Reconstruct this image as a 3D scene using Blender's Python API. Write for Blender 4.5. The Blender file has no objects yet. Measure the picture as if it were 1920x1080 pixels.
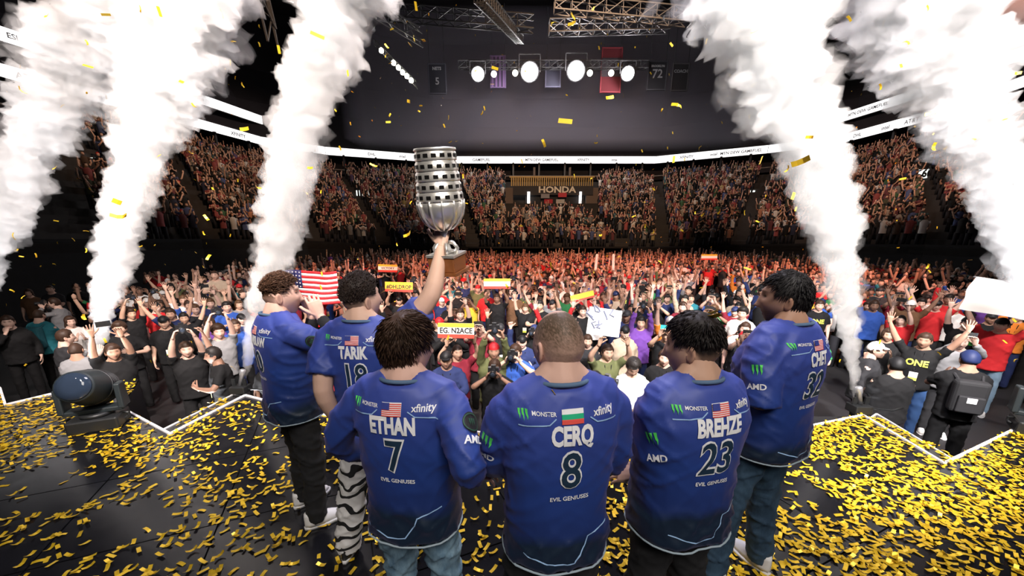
import bpy, bmesh, math, random
import numpy as np
from mathutils import Vector, Matrix, Quaternion, noise
from mathutils.bvhtree import BVHTree

# ------------------------------------------------------------------ camera
sc = bpy.context.scene
C = sc.collection
FPX, PITCH, YC, CAMH = 720.0, math.radians(15.5), 638.0, 2.03
camd = bpy.data.cameras.new('camera'); camd.sensor_width = 36.0
camd.lens = FPX / 1920 * 36.0
camd.shift_y = (YC - 540.0) / 1920.0
camd.clip_start = 0.05; camd.clip_end = 400
cam = bpy.data.objects.new('camera', camd); C.objects.link(cam)
cam.location = (0, 0, CAMH); cam.rotation_euler = (math.pi/2 - PITCH, 0, 0)
sc.camera = cam

def ray(x, y):
    u = (x-960)/FPX; v = (y-YC)/FPX
    return Vector((u, math.cos(PITCH)-v*math.sin(PITCH), -math.sin(PITCH)-v*math.cos(PITCH)))
def at_z(x, y, z):
    r = ray(x, y); return Vector((0, 0, CAMH)) + r*((z-CAMH)/r.z)
def at_y(x, y, Y):
    r = ray(x, y); return Vector((0, 0, CAMH)) + r*(Y/r.y)

# ------------------------------------------------------------------ world, view
w = bpy.data.worlds.new('World'); sc.world = w; w.use_nodes = True
w.node_tree.nodes['Background'].inputs[0].default_value = (0.55, 0.5, 0.62, 1)
w.node_tree.nodes['Background'].inputs[1].default_value = 0.005
sc.view_settings.view_transform = 'Standard'; sc.view_settings.look = 'None'
sc.view_settings.exposure = 0.0; sc.view_settings.gamma = 1.0
sc.view_settings.use_curve_mapping = False
cy = sc.cycles
cy.max_bounces = 6; cy.diffuse_bounces = 2; cy.glossy_bounces = 3; cy.transmission_bounces = 4
cy.volume_bounces = 2; cy.transparent_max_bounces = 64
cy.use_denoising = True; cy.use_adaptive_sampling = True; cy.adaptive_threshold = 0.1; cy.caustics_reflective = False; cy.caustics_refractive = False
cy.sample_clamp_indirect = 6.0

# ------------------------------------------------------------------ arena lights
def light(name, kind, loc, target, energy, color, **kw):
    d = bpy.data.lights.new(name, kind); d.energy = energy; d.color = color
    for k, v in kw.items(): setattr(d, k, v)
    o = bpy.data.objects.new(name, d); C.objects.link(o); o.location = loc
    o.rotation_euler = (Vector(target)-Vector(loc)).to_track_quat('-Z', 'Y').to_euler()
    return o
# stage wash from the truss over the stage, behind and above the camera
light('stage_wash', 'AREA', (1.0, -3.0, 6.5), (0.2, 2.0, 1.2), 400, (1.0, 0.93, 0.86), size=3.0, shape='SQUARE')
light('stage_top_light', 'AREA', (0.5, 4.6, 8.0), (0.2, 1.9, 1.0), 420, (0.86, 0.82, 1.0), size=2.0, shape='SQUARE')
light('added_trophy_spot', 'SPOT', (1.5, -2.5, 6.0), at_y(815, 400, 2.1), 2000, (1.0, .92, .82), spot_size=.16, spot_blend=.6, shadow_soft_size=.4)  # added unseen lamp, there only to brighten the cup and raised arm
# crowd wash: front of house rig above the stage lip, aimed at the audience
light('pit_wash', 'SPOT', (0.8, 1.0, 9.5), (1.2, 8.5, -1), 3100, (1.0, 0.78, 0.62), spot_size=1.05, spot_blend=0.8, shadow_soft_size=0.25)
light('left_wash', 'SPOT', (-2.0, 2.0, 9.0), (-6.5, 10.5, -1), 2200, (1.0, 0.78, 0.64), spot_size=.8, spot_blend=0.8, shadow_soft_size=0.25)
light('side_wash', 'SPOT', (3.5, 3.0, 9.0), (9.5, 9.5, -1), 3500, (1.0, 0.88, 0.80), spot_size=.8, spot_blend=.6, shadow_soft_size=0.4)
light('floor_wash_red', 'SPOT', (-8, 6, 12.0), (-1, 18, -1), 15000, (1.0, 0.32, 0.18), spot_size=1.0, spot_blend=0.7, shadow_soft_size=0.4)
light('floor_wash_red_b', 'SPOT', (12, 6, 12.0), (9, 18, -1), 14000, (1.0, 0.36, 0.22), spot_size=1.0, spot_blend=0.7, shadow_soft_size=0.4)
light('stand_wash_back', 'SPOT', (5, 12, 20.0), (5, 52, 5), 24000, (1.0, 0.62, 0.36), spot_size=1.0, spot_blend=0.6, shadow_soft_size=0.6)
light('stand_wash_left', 'SPOT', (-4, 12, 20.0), (-27, 40, 4), 15000, (1.0, 0.62, 0.38), spot_size=0.9, spot_blend=0.7, shadow_soft_size=0.6)
light('stand_wash_right', 'SPOT', (12, 12, 20.0), (34, 40, 4), 18000, (1.0, 0.62, 0.42), spot_size=0.9, spot_blend=0.7, shadow_soft_size=0.6)

# ------------------------------------------------------------------ helpers
def tag(o, label=None, cat=None, group=None, kind=None):
    if label: o['label'] = label
    if cat: o['category'] = cat
    if group: o['group'] = group
    if kind: o['kind'] = kind
    return o
def empty(name, loc, rz=0.0):
    o = bpy.data.objects.new(name, None); C.objects.link(o)
    o.location = loc; o.rotation_euler = (0, 0, rz); return o
def link(name, me, parent=None):
    o = bpy.data.objects.new(name, me); C.objects.link(o)
    if parent: o.parent = parent
    return o
def mesh_np(name, V, Fc, mats=(), midx=None, smooth=False):
    me = bpy.data.meshes.new(name)
    me.from_pydata([tuple(v) for v in V] if not isinstance(V, list) else V, [], Fc)
    for m in mats: me.materials.append(m)
    if midx is not None: me.polygons.foreach_set('material_index', midx)
    if smooth: me.polygons.foreach_set('use_smooth', [True]*len(me.polygons))
    me.update(); return me

class MB:
    """collects simple closed shapes into one mesh"""
    def __init__(self): self.V = []; self.F = []; self.mi = []
    def add(self, V, Fc, m=0):
        n = len(self.V); self.V += [tuple(v) for v in V]
        self.F += [tuple(i+n for i in f) for f in Fc]; self.mi += [m]*len(Fc); return self
    def box(self, c, s, m=0, rot=None):
        hx, hy, hz = s[0]/2, s[1]/2, s[2]/2
        vs = [Vector((x, y, z)) for x in (-hx, hx) for y in (-hy, hy) for z in (-hz, hz)]
        if rot is not None: vs = [rot @ v for v in vs]
        vs = [v+Vector(c) for v in vs]
        return self.add(vs, [(0,1,3,2),(4,6,7,5),(0,4,5,1),(2,3,7,6),(0,2,6,4),(1,5,7,3)], m)
    def bar(self, a, b, wx, wy, m=0, up=(0,0,1)):
        a = Vector(a); b = Vector(b); d = b-a
        z = d.normalized(); x = z.cross(Vector(up))
        if x.length < 1e-4: x = z.cross(Vector((1,0,0)))
        x.normalize(); y = z.cross(x)
        R = Matrix((x, y, z)).transposed()
        return self.box((a+b)/2, (wx, wy, d.length), m, R)
    def tube(self, pts, rad, n=8, m=0, cap=True):
        pts = [Vector(p) for p in pts]
        if not hasattr(rad, '__len__'): rad = [rad]*len(pts)
        rings = []; up = None
        for i, p in enumerate(pts):
            t = (pts[min(i+1, len(pts)-1)]-pts[max(i-1, 0)]).normalized()
            if up is None:
                up = Vector((0,0,1)) if abs(t.z) < .9 else Vector((0,1,0))
            x = t.cross(up)
            if x.length < 1e-5: x = t.orthogonal()
            x.normalize(); y = x.cross(t); up = y
            r = rad[i]; ra, rb = (r if hasattr(r, '__len__') else (r, r))
            rings.append([p + x*math.cos(a)*ra + y*math.sin(a)*rb for a in [2*math.pi*k/n for k in range(n)]])
        V = [v for r in rings for v in r]; Fc = []
        for i in range(len(rings)-1):
            for k in range(n):
                Fc.append((i*n+k, i*n+(k+1)%n, (i+1)*n+(k+1)%n, (i+1)*n+k))
        if cap:
            Fc.append(tuple(range(n))[::-1]); Fc.append(tuple((len(rings)-1)*n+k for k in range(n)))
        return self.add(V, Fc, m)
    def lathe(self, prof, n=24, m=0, c=(0,0,0), rot=None):
        c = Vector(c); V = []
        for r, z in prof:
            for k in range(n):
                a = 2*math.pi*k/n; v = Vector((r*math.cos(a), r*math.sin(a), z))
                V.append(c + (rot @ v if rot is not None else v))
        Fc = [(i*n+k, i*n+(k+1)%n, (i+1)*n+(k+1)%n, (i+1)*n+k) for i in range(len(prof)-1) for k in range(n)]
        Fc.append(tuple(range(n))[::-1]); Fc.append(tuple((len(prof)-1)*n+k for k in range(n)))
        return self.add(V, Fc, m)
    def prism(self, poly, z0, z1, m=0):
        n = len(poly)
        V = [(x, y, z0) for x, y in poly] + [(x, y, z1) for x, y in poly]
        return self.add(V, [tuple(range(n))[::-1], tuple(range(n, 2*n))] + [(i, (i+1)%n, n+(i+1)%n, n+i) for i in range(n)], m)
    def mesh(self, name, mats, smooth=False):
        return mesh_np(name, self.V, self.F, mats if isinstance(mats, (list, tuple)) else [mats], self.mi, smooth)
    def build(self, name, mats, parent=None, smooth=False):
        return link(name, self.mesh(name, mats, smooth), parent)

# ------------------------------------------------------------------ materials
def new_mat(name):
    m = bpy.data.materials.new(name); m.use_nodes = True
    nt = m.node_tree; return m, nt, nt.nodes['Principled BSDF']
def mat(name, col, rough=0.6, metal=0.0, noise_amt=0.0, nscale=20.0, bump=0.0, coat=0.0, spec=0.5):
    m, nt, b = new_mat(name)
    b.inputs['Base Color'].default_value = (*col, 1); b.inputs['Roughness'].default_value = rough
    b.inputs['Metallic'].default_value = metal; b.inputs['Coat Weight'].default_value = coat
    b.inputs['Specular IOR Level'].default_value = spec
    if noise_amt or bump:
        tc = nt.nodes.new('ShaderNodeTexCoord'); nz = nt.nodes.new('ShaderNodeTexNoise')
        nz.inputs['Scale'].default_value = nscale; nz.inputs['Detail'].default_value = 4
        nt.links.new(tc.outputs['Object'], nz.inputs['Vector'])
        if noise_amt:
            mx = nt.nodes.new('ShaderNodeMix'); mx.data_type = 'RGBA'
            mx.inputs['A'].default_value = (*[c*(1-noise_amt) for c in col], 1)
            mx.inputs['B'].default_value = (*[min(1, c*(1+noise_amt)) for c in col], 1)
            nt.links.new(nz.outputs['Fac'], mx.inputs['Factor']); nt.links.new(mx.outputs['Result'], b.inputs['Base Color'])
        if bump:
            bp = nt.nodes.new('ShaderNodeBump'); bp.inputs['Strength'].default_value = bump
            bp.inputs['Distance'].default_value = 0.01
            nt.links.new(nz.outputs['Fac'], bp.inputs['Height']); nt.links.new(bp.outputs['Normal'], b.inputs['Normal'])
    return m
def emit(name, col, strength):
    m, nt, b = new_mat(name)
    b.inputs['Base Color'].default_value = (0, 0, 0, 1)
    b.inputs['Emission Color'].default_value = (*col, 1); b.inputs['Emission Strength'].default_value = strength
    return m
def mat_objcol(name, rough=0.8, attr=None, noise_amt=0.12, nscale=30.0):
    """colour comes from the object's own colour, times a colour attribute if there is one"""
    m, nt, b = new_mat(name)
    oi = nt.nodes.new('ShaderNodeObjectInfo'); b.inputs['Roughness'].default_value = rough
    b.inputs['Specular IOR Level'].default_value = 0.3
    out = oi.outputs['Color']
    if attr:
        at = nt.nodes.new('ShaderNodeAttribute'); at.attribute_name = attr
        mx = nt.nodes.new('ShaderNodeMix'); mx.data_type = 'RGBA'; mx.blend_type = 'MULTIPLY'
        mx.inputs['Factor'].default_value = 1
        nt.links.new(out, mx.inputs['A']); nt.links.new(at.outputs['Color'], mx.inputs['B']); out = mx.outputs['Result']
    if noise_amt:
        tc = nt.nodes.new('ShaderNodeTexCoord'); nz = nt.nodes.new('ShaderNodeTexNoise')
        nz.inputs['Scale'].default_value = nscale
        nt.links.new(tc.outputs['Object'], nz.inputs['Vector'])
        mr = nt.nodes.new('ShaderNodeMapRange'); mr.inputs['To Min'].default_value = 1-noise_amt; mr.inputs['To Max'].default_value = 1+noise_amt
        nt.links.new(nz.outputs['Fac'], mr.inputs['Value'])
        mx = nt.nodes.new('ShaderNodeVectorMath'); mx.operation = 'SCALE'
        nt.links.new(out, mx.inputs[0]); nt.links.new(mr.outputs['Result'], mx.inputs['Scale']); out = mx.outputs['Vector']
    nt.links.new(out, b.inputs['Base Color']); return m
M = {}
# ------------------------------------------------------------------ smoke plumes
def smoke_material(name, dens, col=(1.0, 0.975, 0.965, 1)):
    m = bpy.data.materials.new(name); m.use_nodes = True; nt = m.node_tree
    nt.nodes.remove(nt.nodes['Principled BSDF'])
    out = nt.nodes['Material Output']
    vs = nt.nodes.new('ShaderNodeVolumeScatter')
    vs.inputs['Color'].default_value = col; vs.inputs['Density'].default_value = dens
    vs.inputs['Anisotropy'].default_value = 0.0
    nt.links.new(vs.outputs['Volume'], out.inputs['Volume'])
    return m
def remesh(me, voxel, smooth_iter=0, name='tmp'):
    o = bpy.data.objects.new(name, me); C.objects.link(o)
    r = o.modifiers.new('r', 'REMESH'); r.mode = 'VOXEL'; r.voxel_size = voxel
    if smooth_iter:
        s = o.modifiers.new('s', 'SMOOTH'); s.iterations = smooth_iter; s.factor = 0.5
    dg = bpy.context.evaluated_depsgraph_get()
    out = bpy.data.meshes.new_from_object(o.evaluated_get(dg))
    bpy.data.objects.remove(o); out.polygons.foreach_set('use_smooth', [True]*len(out.polygons))
    return out
def ico(sub):
    bm = bmesh.new(); bmesh.ops.create_icosphere(bm, subdivisions=sub, radius=1)
    V = [v.co.copy() for v in bm.verts]; Fc = [tuple(v.index for v in f.verts) for f in bm.faces]; bm.free(); return V, Fc
ICO2 = ico(2); ICO1 = ico(1)
def get_co(me):
    a = np.empty(len(me.vertices)*3, 'f'); me.vertices.foreach_get('co', a); return a.reshape(-1, 3)
def get_no(me):
    a = np.empty(len(me.vertices)*3, 'f'); me.vertices.foreach_get('normal', a); return a.reshape(-1, 3)
def set_co(me, a):
    me.vertices.foreach_set('co', a.astype('f').ravel()); me.update()
def billow(pts, rad, seed, vox, spread, amp, core=.55, np_=5, gap=.30):
    """closed billowing surface round a rising path"""
    rnd = random.Random(seed); mb = MB()
    mb.tube(pts, [r*core for r in rad], 12)
    for i in range(len(pts)-1):
        a, b = pts[i], pts[i+1]; L = (b-a).length; t = 0.0
        while t < L:
            f = t/L; r = rad[i]*(1-f)+rad[i+1]*f; c = a.lerp(b, f)
            for k in range(np_ if r > .2 else 2):
                d = Vector((rnd.gauss(0,1), rnd.gauss(0,1), rnd.gauss(0,1)*.5)).normalized()
                rr = r*rnd.uniform(.22, .52)
                mb.add([c+d*(r*rnd.uniform(.35, spread))+v*rr for v in ICO2[0]], ICO2[1])
            t += max(.03, r*gap)
    me = remesh(mb.mesh('plume_base', []), vox)
    co = get_co(me); no = get_no(me)
    P = np.array([list(p) for p in pts]); R = np.array(rad)
    rl = np.interp(co[:, 2], P[:, 2], R)
    dis = np.empty(len(co))
    for i in range(len(co)):
        v = Vector(co[i]); s = 1.0/max(rl[i], .08)
        n1 = noise.noise(v*(1.7*s)+Vector((seed*7, 0, 0))); n2 = noise.noise(v*(4.2*s)); n3 = noise.noise(v*(9.5*s))
        dis[i] = (abs(n1)*.42 + abs(n2)*.26 + abs(n3)*.16 - .17)*rl[i]*amp
    set_co(me, co + no*dis[:, None]); return me
def plume(path, seed, label, dens, vox):
    """path: list of (world point, radius) up the jet; a dense core inside a thin drifting veil"""
    pts = [Vector(p) for p, r in path]; rad = [r for p, r in path]
    me = billow(pts, rad, seed, vox, .8, 1.0); me.materials.append(smoke_material('smoke', dens))
    o = link('smoke_plume', me); tag(o, label, 'smoke', 'smoke plumes at the stage edge')
    k = max(1, len(pts)//4)
    me = billow(pts[k:], [r*1.04 for r in rad[k:]], seed+40, vox*1.5, .95, 1.4, .5, 3, .42); me.materials.append(smoke_material('smoke_veil', 1.1))
    link('veil', me, o); return o
# ------------------------------------------------------------------ people: generators
M['skin'] = mat_objcol('skin', 0.55, 'Col', 0.06, 18)
M['cloth'] = mat_objcol('cloth', 0.85, None, 0.14, 14)
M['hair'] = mat_objcol('hair', 0.55, 'Col', 0.08, 60)
M['white_print'] = mat('white_print', (0.92, 0.92, 0.94), 0.6)
M['dark_print'] = mat('dark_print', (0.012, 0.035, 0.07), 0.6)
M['green_print'] = mat('green_print', (0.10, 0.75, 0.12), 0.6)
M['dim_green_print'] = mat('dim_green_print', (0.02, 0.09, 0.05), 0.6)
M['red_print'] = mat('red_print', (0.85, 0.10, 0.08), 0.6)
M['blue_print'] = mat('blue_print', (0.04, 0.06, 0.30), 0.6)
M['black_print'] = mat('black_print', (0.01, 0.01, 0.012), 0.6)
M['flag_green'] = mat('flag_green', (0.01, 0.45, 0.22), 0.7)
M['pale_blue'] = mat('pale_blue', (0.35, 0.55, 0.85), 0.6)

def add_attr(me, cols):
    a = me.color_attributes.new('Col', 'FLOAT_COLOR', 'POINT')
    c = np.ones((len(me.vertices), 4), 'f'); c[:, :3] = cols; a.data.foreach_set('color', c.ravel())

def head_verts(nu=48, nv=36, beard=0.0, detail=1.0):
    """a head centred at the eye line, facing +Y; returns verts, faces, colours"""
    V = []; col = []
    ga = lambda x, s: math.exp(-(x/s)**2)
    for j in range(nv+1):
        ph = math.pi*j/nv
        for i in range(nu):
            th = 2*math.pi*i/nu
            d = Vector((math.sin(ph)*math.cos(th), math.sin(ph)*math.sin(th), math.cos(ph)))
            x, y, z = d.x*.077, d.y*.097, d.z*.118
            z0 = z
            if z < 0:
                t = min(1, -z/.118)
                x *= 1-.30*t*t
                if y < 0: y *= 1-.62*t**1.2
                else: y *= 1-.08*t
            else:
                if y > 0: y *= 1-.10*(z/.118)**2
            if y > 0: x *= 1+.05*ga(z+.01, .04)
            c = [1, 1, 1]
            if d.y > -.15:
                fr = max(0.0, d.y)**.6
                y += fr*(.0*z)
                if abs(x) < .07:
                    nz = ga(x, .012)*(.021*max(0, min(1, (.028-z)/.062)) if -.040 < z < .028 else 0)
                    nz += ga(x, .016)*.009*ga(z+.036, .012)
                    y += nz*fr
                    y += fr*.007*ga(z-.040, .012)*ga(x, .05)
                    y -= fr*.013*(ga(x-.032, .017)+ga(x+.032, .017))*ga(z-.016, .014)
                    y += fr*.007*ga(z+.066, .011)*ga(x, .026)
                    y -= fr*.006*ga(z+.066, .003)*ga(x, .024)
                    y += fr*.020*ga(z+.102, .020)*ga(x, .032)
                    y += fr*.004*(ga(x-.045, .02)+ga(x+.045, .02))*ga(z+.02, .02)
                e = (ga(x-.032, .013)+ga(x+.032, .013))*ga(z-.014, .007)*fr
                bw = (ga(x-.033, .019)+ga(x+.033, .019))*ga(z-.037-.0*x, .006)*fr
                lp = ga(x, .024)*ga(z+.066, .009)*fr
                k = max(0, 1-.88*e-.72*bw)
                c = [k, k, k]
                c = [c[0]*(1-.10*lp), c[1]*(1-.45*lp), c[2]*(1-.40*lp)]
            if beard:
                bz = max(0, min(1, (-.025-z0)/.03))*(1 if d.y > -.1 else 0)*(1-ga(x, .02)*ga(z+.03, .02))
                k = 1-beard*bz*.9; c = [q*k for q in c]
            V.append(Vector((x, y, z))); col.append(c)
    Fc = []
    for j in range(nv):
        for i in range(nu):
            a, b = j*nu+i, j*nu+(i+1) % nu
            Fc.append((a, a+nu, b+nu, b))
    # ears
    for s in (-1, 1):
        n0 = len(V)
        for v in ICO2[0]:
            p = Vector((v.x*.011, v.y*.020*(1+.15*v.z), v.z*.033))
            r = (v.y**2+v.z**2)
            if v.x > 0 and r < .5: p.x -= .010*(1-r/.5)
            p = Vector((p.x*s, p.y, p.z)); p.x += s*.006*(-v.y)
            V.append(p + Vector((s*.078, -.012, -.005))); k = .92 if r > .3 or v.x < 0 else .7
            col.append([k, k*.93, k*.9])
        Fc += [tuple(i+n0 for i in (f if s > 0 else f[::-1])) for f in ICO2[1]]
    return V, Fc, col

def hand_geo(mb, wrist, d, palm, curl=.25, spread=.12, sc_=1.0, thumb=1, n=7):
    """palm, four unequal fingers and a thumb; d = pointing direction, palm = normal of the palm side"""
    d = Vector(d).normalized(); palm = Vector(palm); palm = (palm-d*palm.dot(d)).normalized(); side = d.cross(palm)*thumb
    w = Vector(wrist); s = sc_
    k = w+d*.088*s
    rings = []
    for t, a, b in ((-.03, .026, .021), (.0, .027, .020), (.03, .036, .017), (.065, .042, .015), (.092, .040, .012)):
        c = w+d*t*s
        rings.append([c+side*math.cos(q)*a*s+palm*math.sin(q)*b*s for q in [2*math.pi*i/10 for i in range(10)]])
    V = [v for r in rings for v in r]
    Fc = [(i*10+j, i*10+(j+1) % 10, (i+1)*10+(j+1) % 10, (i+1)*10+j) for i in range(4) for j in range(10)]
    Fc += [tuple(range(10))[::-1], tuple(range(40, 50))]
    mb.add(V, Fc)
    for off, L, r, sp in ((.031, .072, .0088, 1.2), (.0105, .083, .0090, .35), (-.0105, .077, .0086, -.45), (-.030, .062, .0075, -1.35)):
        p = w+d*.084*s+side*off*s; dd = (d+side*spread*sp).normalized(); pts = [p-dd*.012*s, p]; rr = [r*s, r*s]
        for q, fr in enumerate((.45, .32, .23)):
            ax = dd.cross(palm).normalized()
            dd = Quaternion(ax, curl*(1.0 if q else .8)) @ dd
            p = p+dd*L*fr*s; pts.append(p); rr.append(r*s*(.95-.1*q))
        pts.append(p+dd*r*.6*s); rr.append(r*.45*s)
        mb.tube(pts, rr, n)
    p = w+d*.022*s+side*.026*s; dd = (d*.75+side*.75+palm*.25).normalized(); pts = [p-dd*.02*s, p]; rr = [.013*s, .0125*s]
    for q, L in enumerate((.036, .032, .024)):
        p = p+dd*L*s; pts.append(p); rr.append((.0112-.001*q)*s)
        dd = (dd*1+d*.30*(1 if q else .6)+palm*curl*.35).normalized()
    pts.append(p+dd*.005*s); rr.append(.005*s); mb.tube(pts, rr, n)

def ik(sh, wr, pole, l1, l2):
    sh = Vector(sh); wr = Vector(wr); v = wr-sh; D = v.length
    if D > (l1+l2)*.995:
        v = v*((l1+l2)*.995/D); D = v.length
    u = v.normalized(); a = (l1*l1-l2*l2+D*D)/(2*D); h = math.sqrt(max(0, l1*l1-a*a))
    p = Vector(pole); p = p-u*p.dot(u); p.normalize()
    return sh+u*a+p*h, sh+v

def loft(mb, secs, n=20):
    """secs: (cx, cy, z, a, b) superellipse rings bottom to top"""
    V = []
    for cx, cy, z, a, b in secs:
        for k in range(n):
            q = 2*math.pi*k/n; c, s = math.cos(q), math.sin(q)
            V.append((cx+a*math.copysign(abs(c)**.85, c), cy+b*math.copysign(abs(s)**.85, s), z))
    Fc = [(i*n+k, i*n+(k+1) % n, (i+1)*n+(k+1) % n, (i+1)*n+k) for i in range(len(secs)-1) for k in range(n)]
    Fc += [tuple(range(n))[::-1], tuple((len(secs)-1)*n+k for k in range(n))]
    mb.add(V, Fc)

def skeleton(h=1.8, lean=(0, 0), stance=.11, feet=None, shrug=0.0, head_z=1.650):
    """joint positions for a standing figure facing +Y"""
    s = h/1.8; J = {'s': s}
    lx, ly = lean
    J['pelvis'] = Vector((0, 0, .97*s)); J['chest'] = Vector((lx*.6, ly*.6, 1.28*s)); J['neck'] = Vector((lx, ly, 1.50*s))
    J['head'] = Vector((lx*1.15, ly*1.15+.03*s, head_z*s))
    for q, k in ((-1, 'l'), (1, 'r')):
        J['sh_'+k] = Vector((lx+q*.182*s, ly-.01, (1.425+shrug)*s)); J['hip_'+k] = Vector((q*.088*s, 0, .93*s))
        f = feet[0 if q < 0 else 1] if feet else (q*stance, 0)
        J['ank_'+k] = Vector((f[0], f[1], .085*s))
        J['knee_'+k] = (J['hip_'+k]+J['ank_'+k])/2+Vector((q*.01, .03, .01))
    return J

def limb_pts(pts, rads, n):
    """resample a joint chain with rounded bends"""
    out = []; rr = []
    for i in range(len(pts)-1):
        for t in range(n):
            f = t/n; out.append(Vector(pts[i]).lerp(Vector(pts[i+1]), f)); rr.append(rads[i]*(1-f)+rads[i+1]*f)
    out.append(Vector(pts[-1])); rr.append(rads[-1])
    for _ in range(2):
        out = [out[0]]+[(out[i-1]+out[i]*2+out[i+1])/4 for i in range(1, len(out)-1)]+[out[-1]]
    return out, rr

def torso_secs(J, grow=0.0, bulk=1.0, z0=.90, z1=1.47, hem=0.0):
    s = J['s']; secs = []
    for z, a, b, cy in ((.78, .168, .132, .0), (.86, .168, .132, -.002), (.94, .168, .128, -.004), (1.05, .166, .122, .0), (1.15, .170, .124, .004),
                        (1.26, .182, .130, .004), (1.36, .188, .124, -.004), (1.42, .172, .108, -.012), (1.47, .130, .088, -.014), (1.505, .085, .076, -.012)):
        if z < z0-.001 or z > z1+.04: continue
        f = max(0, min(1, (z-.95)/.55)); c = Vector((0, 0, 0)).lerp(Vector((J['neck'].x, J['neck'].y, 0)), f)
        k = bulk if z < 1.42 else 1+(bulk-1)*.5
        g = grow+(hem*max(0, (1.0-z)/.22))
        secs.append((c.x, c.y+cy*s, z*s, (a*k+g)*s, (b*k+g)*s))
    return secs

def merged(mb, vox, it, name):
    me = mb.mesh(name+'_raw', []); out = remesh(me, vox, it); bpy.data.meshes.remove(me); return out

def wrinkle(me, amp, seed=0, sx=7.0, sz=11.0, zfun=None):
    co = get_co(me); no = get_no(me); d = np.empty(len(co))
    for i in range(len(co)):
        x, y, z = co[i]
        p = Vector((x*sx+seed, y*sx, z*sz+.9*x*sx)); n = noise.noise(p)*.7+noise.noise(Vector((x*sx*2.3, y*sx*2.3+seed, z*sz*1.7-x*14)))*.4
        q = abs(x)*1.0
        r1 = max(0, 1-abs(noise.noise(Vector((x*3.2+seed*3, y*3.2, z*9+q*7))))*3.2)
        r2 = max(0, 1-abs(noise.noise(Vector((x*6.5-seed, y*6.5, z*13-q*10))))*3.6)
        d[i] = amp*(.6*n+1.5*r1*r1+1.0*r2*r2-.5)*(zfun(x, y, z) if zfun else 1)
    set_co(me, co+no*d[:, None])

def join_meshes(parts, name):
    """parts: list of (mesh or (V,F), colours or None) -> one mesh with attribute Col"""
    V = []; Fc = []; cols = []
    for p, c in parts:
        n = len(V)
        if isinstance(p, tuple): v, f = p
        else:
            v = [tuple(q) for q in get_co(p)]; f = [tuple(q.vertices) for q in p.polygons]
        V += [tuple(q) for q in v]; Fc += [tuple(i+n for i in q) for q in f]
        cols += (c if c is not None else [[1, 1, 1]]*len(v))
    me = mesh_np(name, V, Fc, [], None, True); add_attr(me, np.array(cols, 'f')); return me

def head_matrix(J, yaw=0.0, pitch=0.0, roll=0.0, size=1.0):
    s = J['s']*size
    return Matrix.Translation(J['head']) @ Matrix.Rotation(yaw, 4, 'Z') @ Matrix.Rotation(pitch, 4, 'X') @ Matrix.Rotation(roll, 4, 'Y') @ Matrix.Diagonal((s*1.0, s*1.0, s*1.02, 1))

def body_mesh(J, HM, hands, vox=.008, nhead=(48, 36), beard=0.0, handvox=None, bare_legs=False, armr=1.0, name='body'):
    """skin: head, neck, trunk, arms, legs as one surface; hands: {'l': (dir, palm, curl, spread)}"""
    s = J['s']; mb = MB()
    loft(mb, torso_secs(J, -.022, 1.0, .90, 1.47))
    hd = HM.to_translation()
    mb.tube([J['neck']+Vector((0, -.012, -.05)), J['neck']+Vector((0, -.008, .02)), hd+Vector((0, -.03, -.06))-(hd-J['neck'])*.0, hd+Vector((0, -.02, -.01))], [.088*s, .073*s, .066*s, .056*s], 14)
    for q in (-1, 1): mb.tube([J['neck']+Vector((q*.03*s, -.015, .035*s)), J['neck']+Vector((q*.09*s, -.015, -.035*s)), J['neck']+Vector((q*.15*s, -.015, -.075*s))], [.045*s, .052*s, .04*s], 10)
    for k in 'lr':
        p, r = limb_pts([J['sh_'+k], J['el_'+k], J['wr_'+k]], [.052*s*armr, .041*s*armr, .027*s], 5)
        for i, t in enumerate((0, .2, .4, .6, .8)):       # swell of upper arm and forearm
            r[i] += .006*s*math.sin(math.pi*t); r[5+i] += .006*s*math.sin(math.pi*min(1, t+.25))
        mb.tube(p, r, 12)
        p, r = limb_pts([J['hip_'+k], J['knee_'+k], J['ank_'+k]], [.078*s, .050*s, .034*s], 5)
        for i, t in enumerate((0, .2, .4, .6, .8)): r[5+i] += .012*s*math.sin(math.pi*min(1, t+.2))
        mb.tube(p, r, 12)
    core = merged(mb, vox, 3, name)
    V, Fc, col = head_verts(*nhead, beard=beard)
    V = [HM @ v for v in V]
    parts = [(core, None), ((V, Fc), col)]
    for k in 'lr':
        if k not in hands: continue
        hb = MB(); d, pl, cu, sp = hands[k]; th = 1 if k == 'r' else -1
        hand_geo(hb, J['wr_'+k], d, pl, cu, sp, s*1.02, th, 6)
        if handvox:
            parts.append((merged(hb, handvox, 2, 'hand'), None))
        else: parts.append(((hb.V, hb.F), None))
    me = join_meshes(parts, name); bpy.data.meshes.remove(core); me.materials.append(M['skin']); return me

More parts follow.
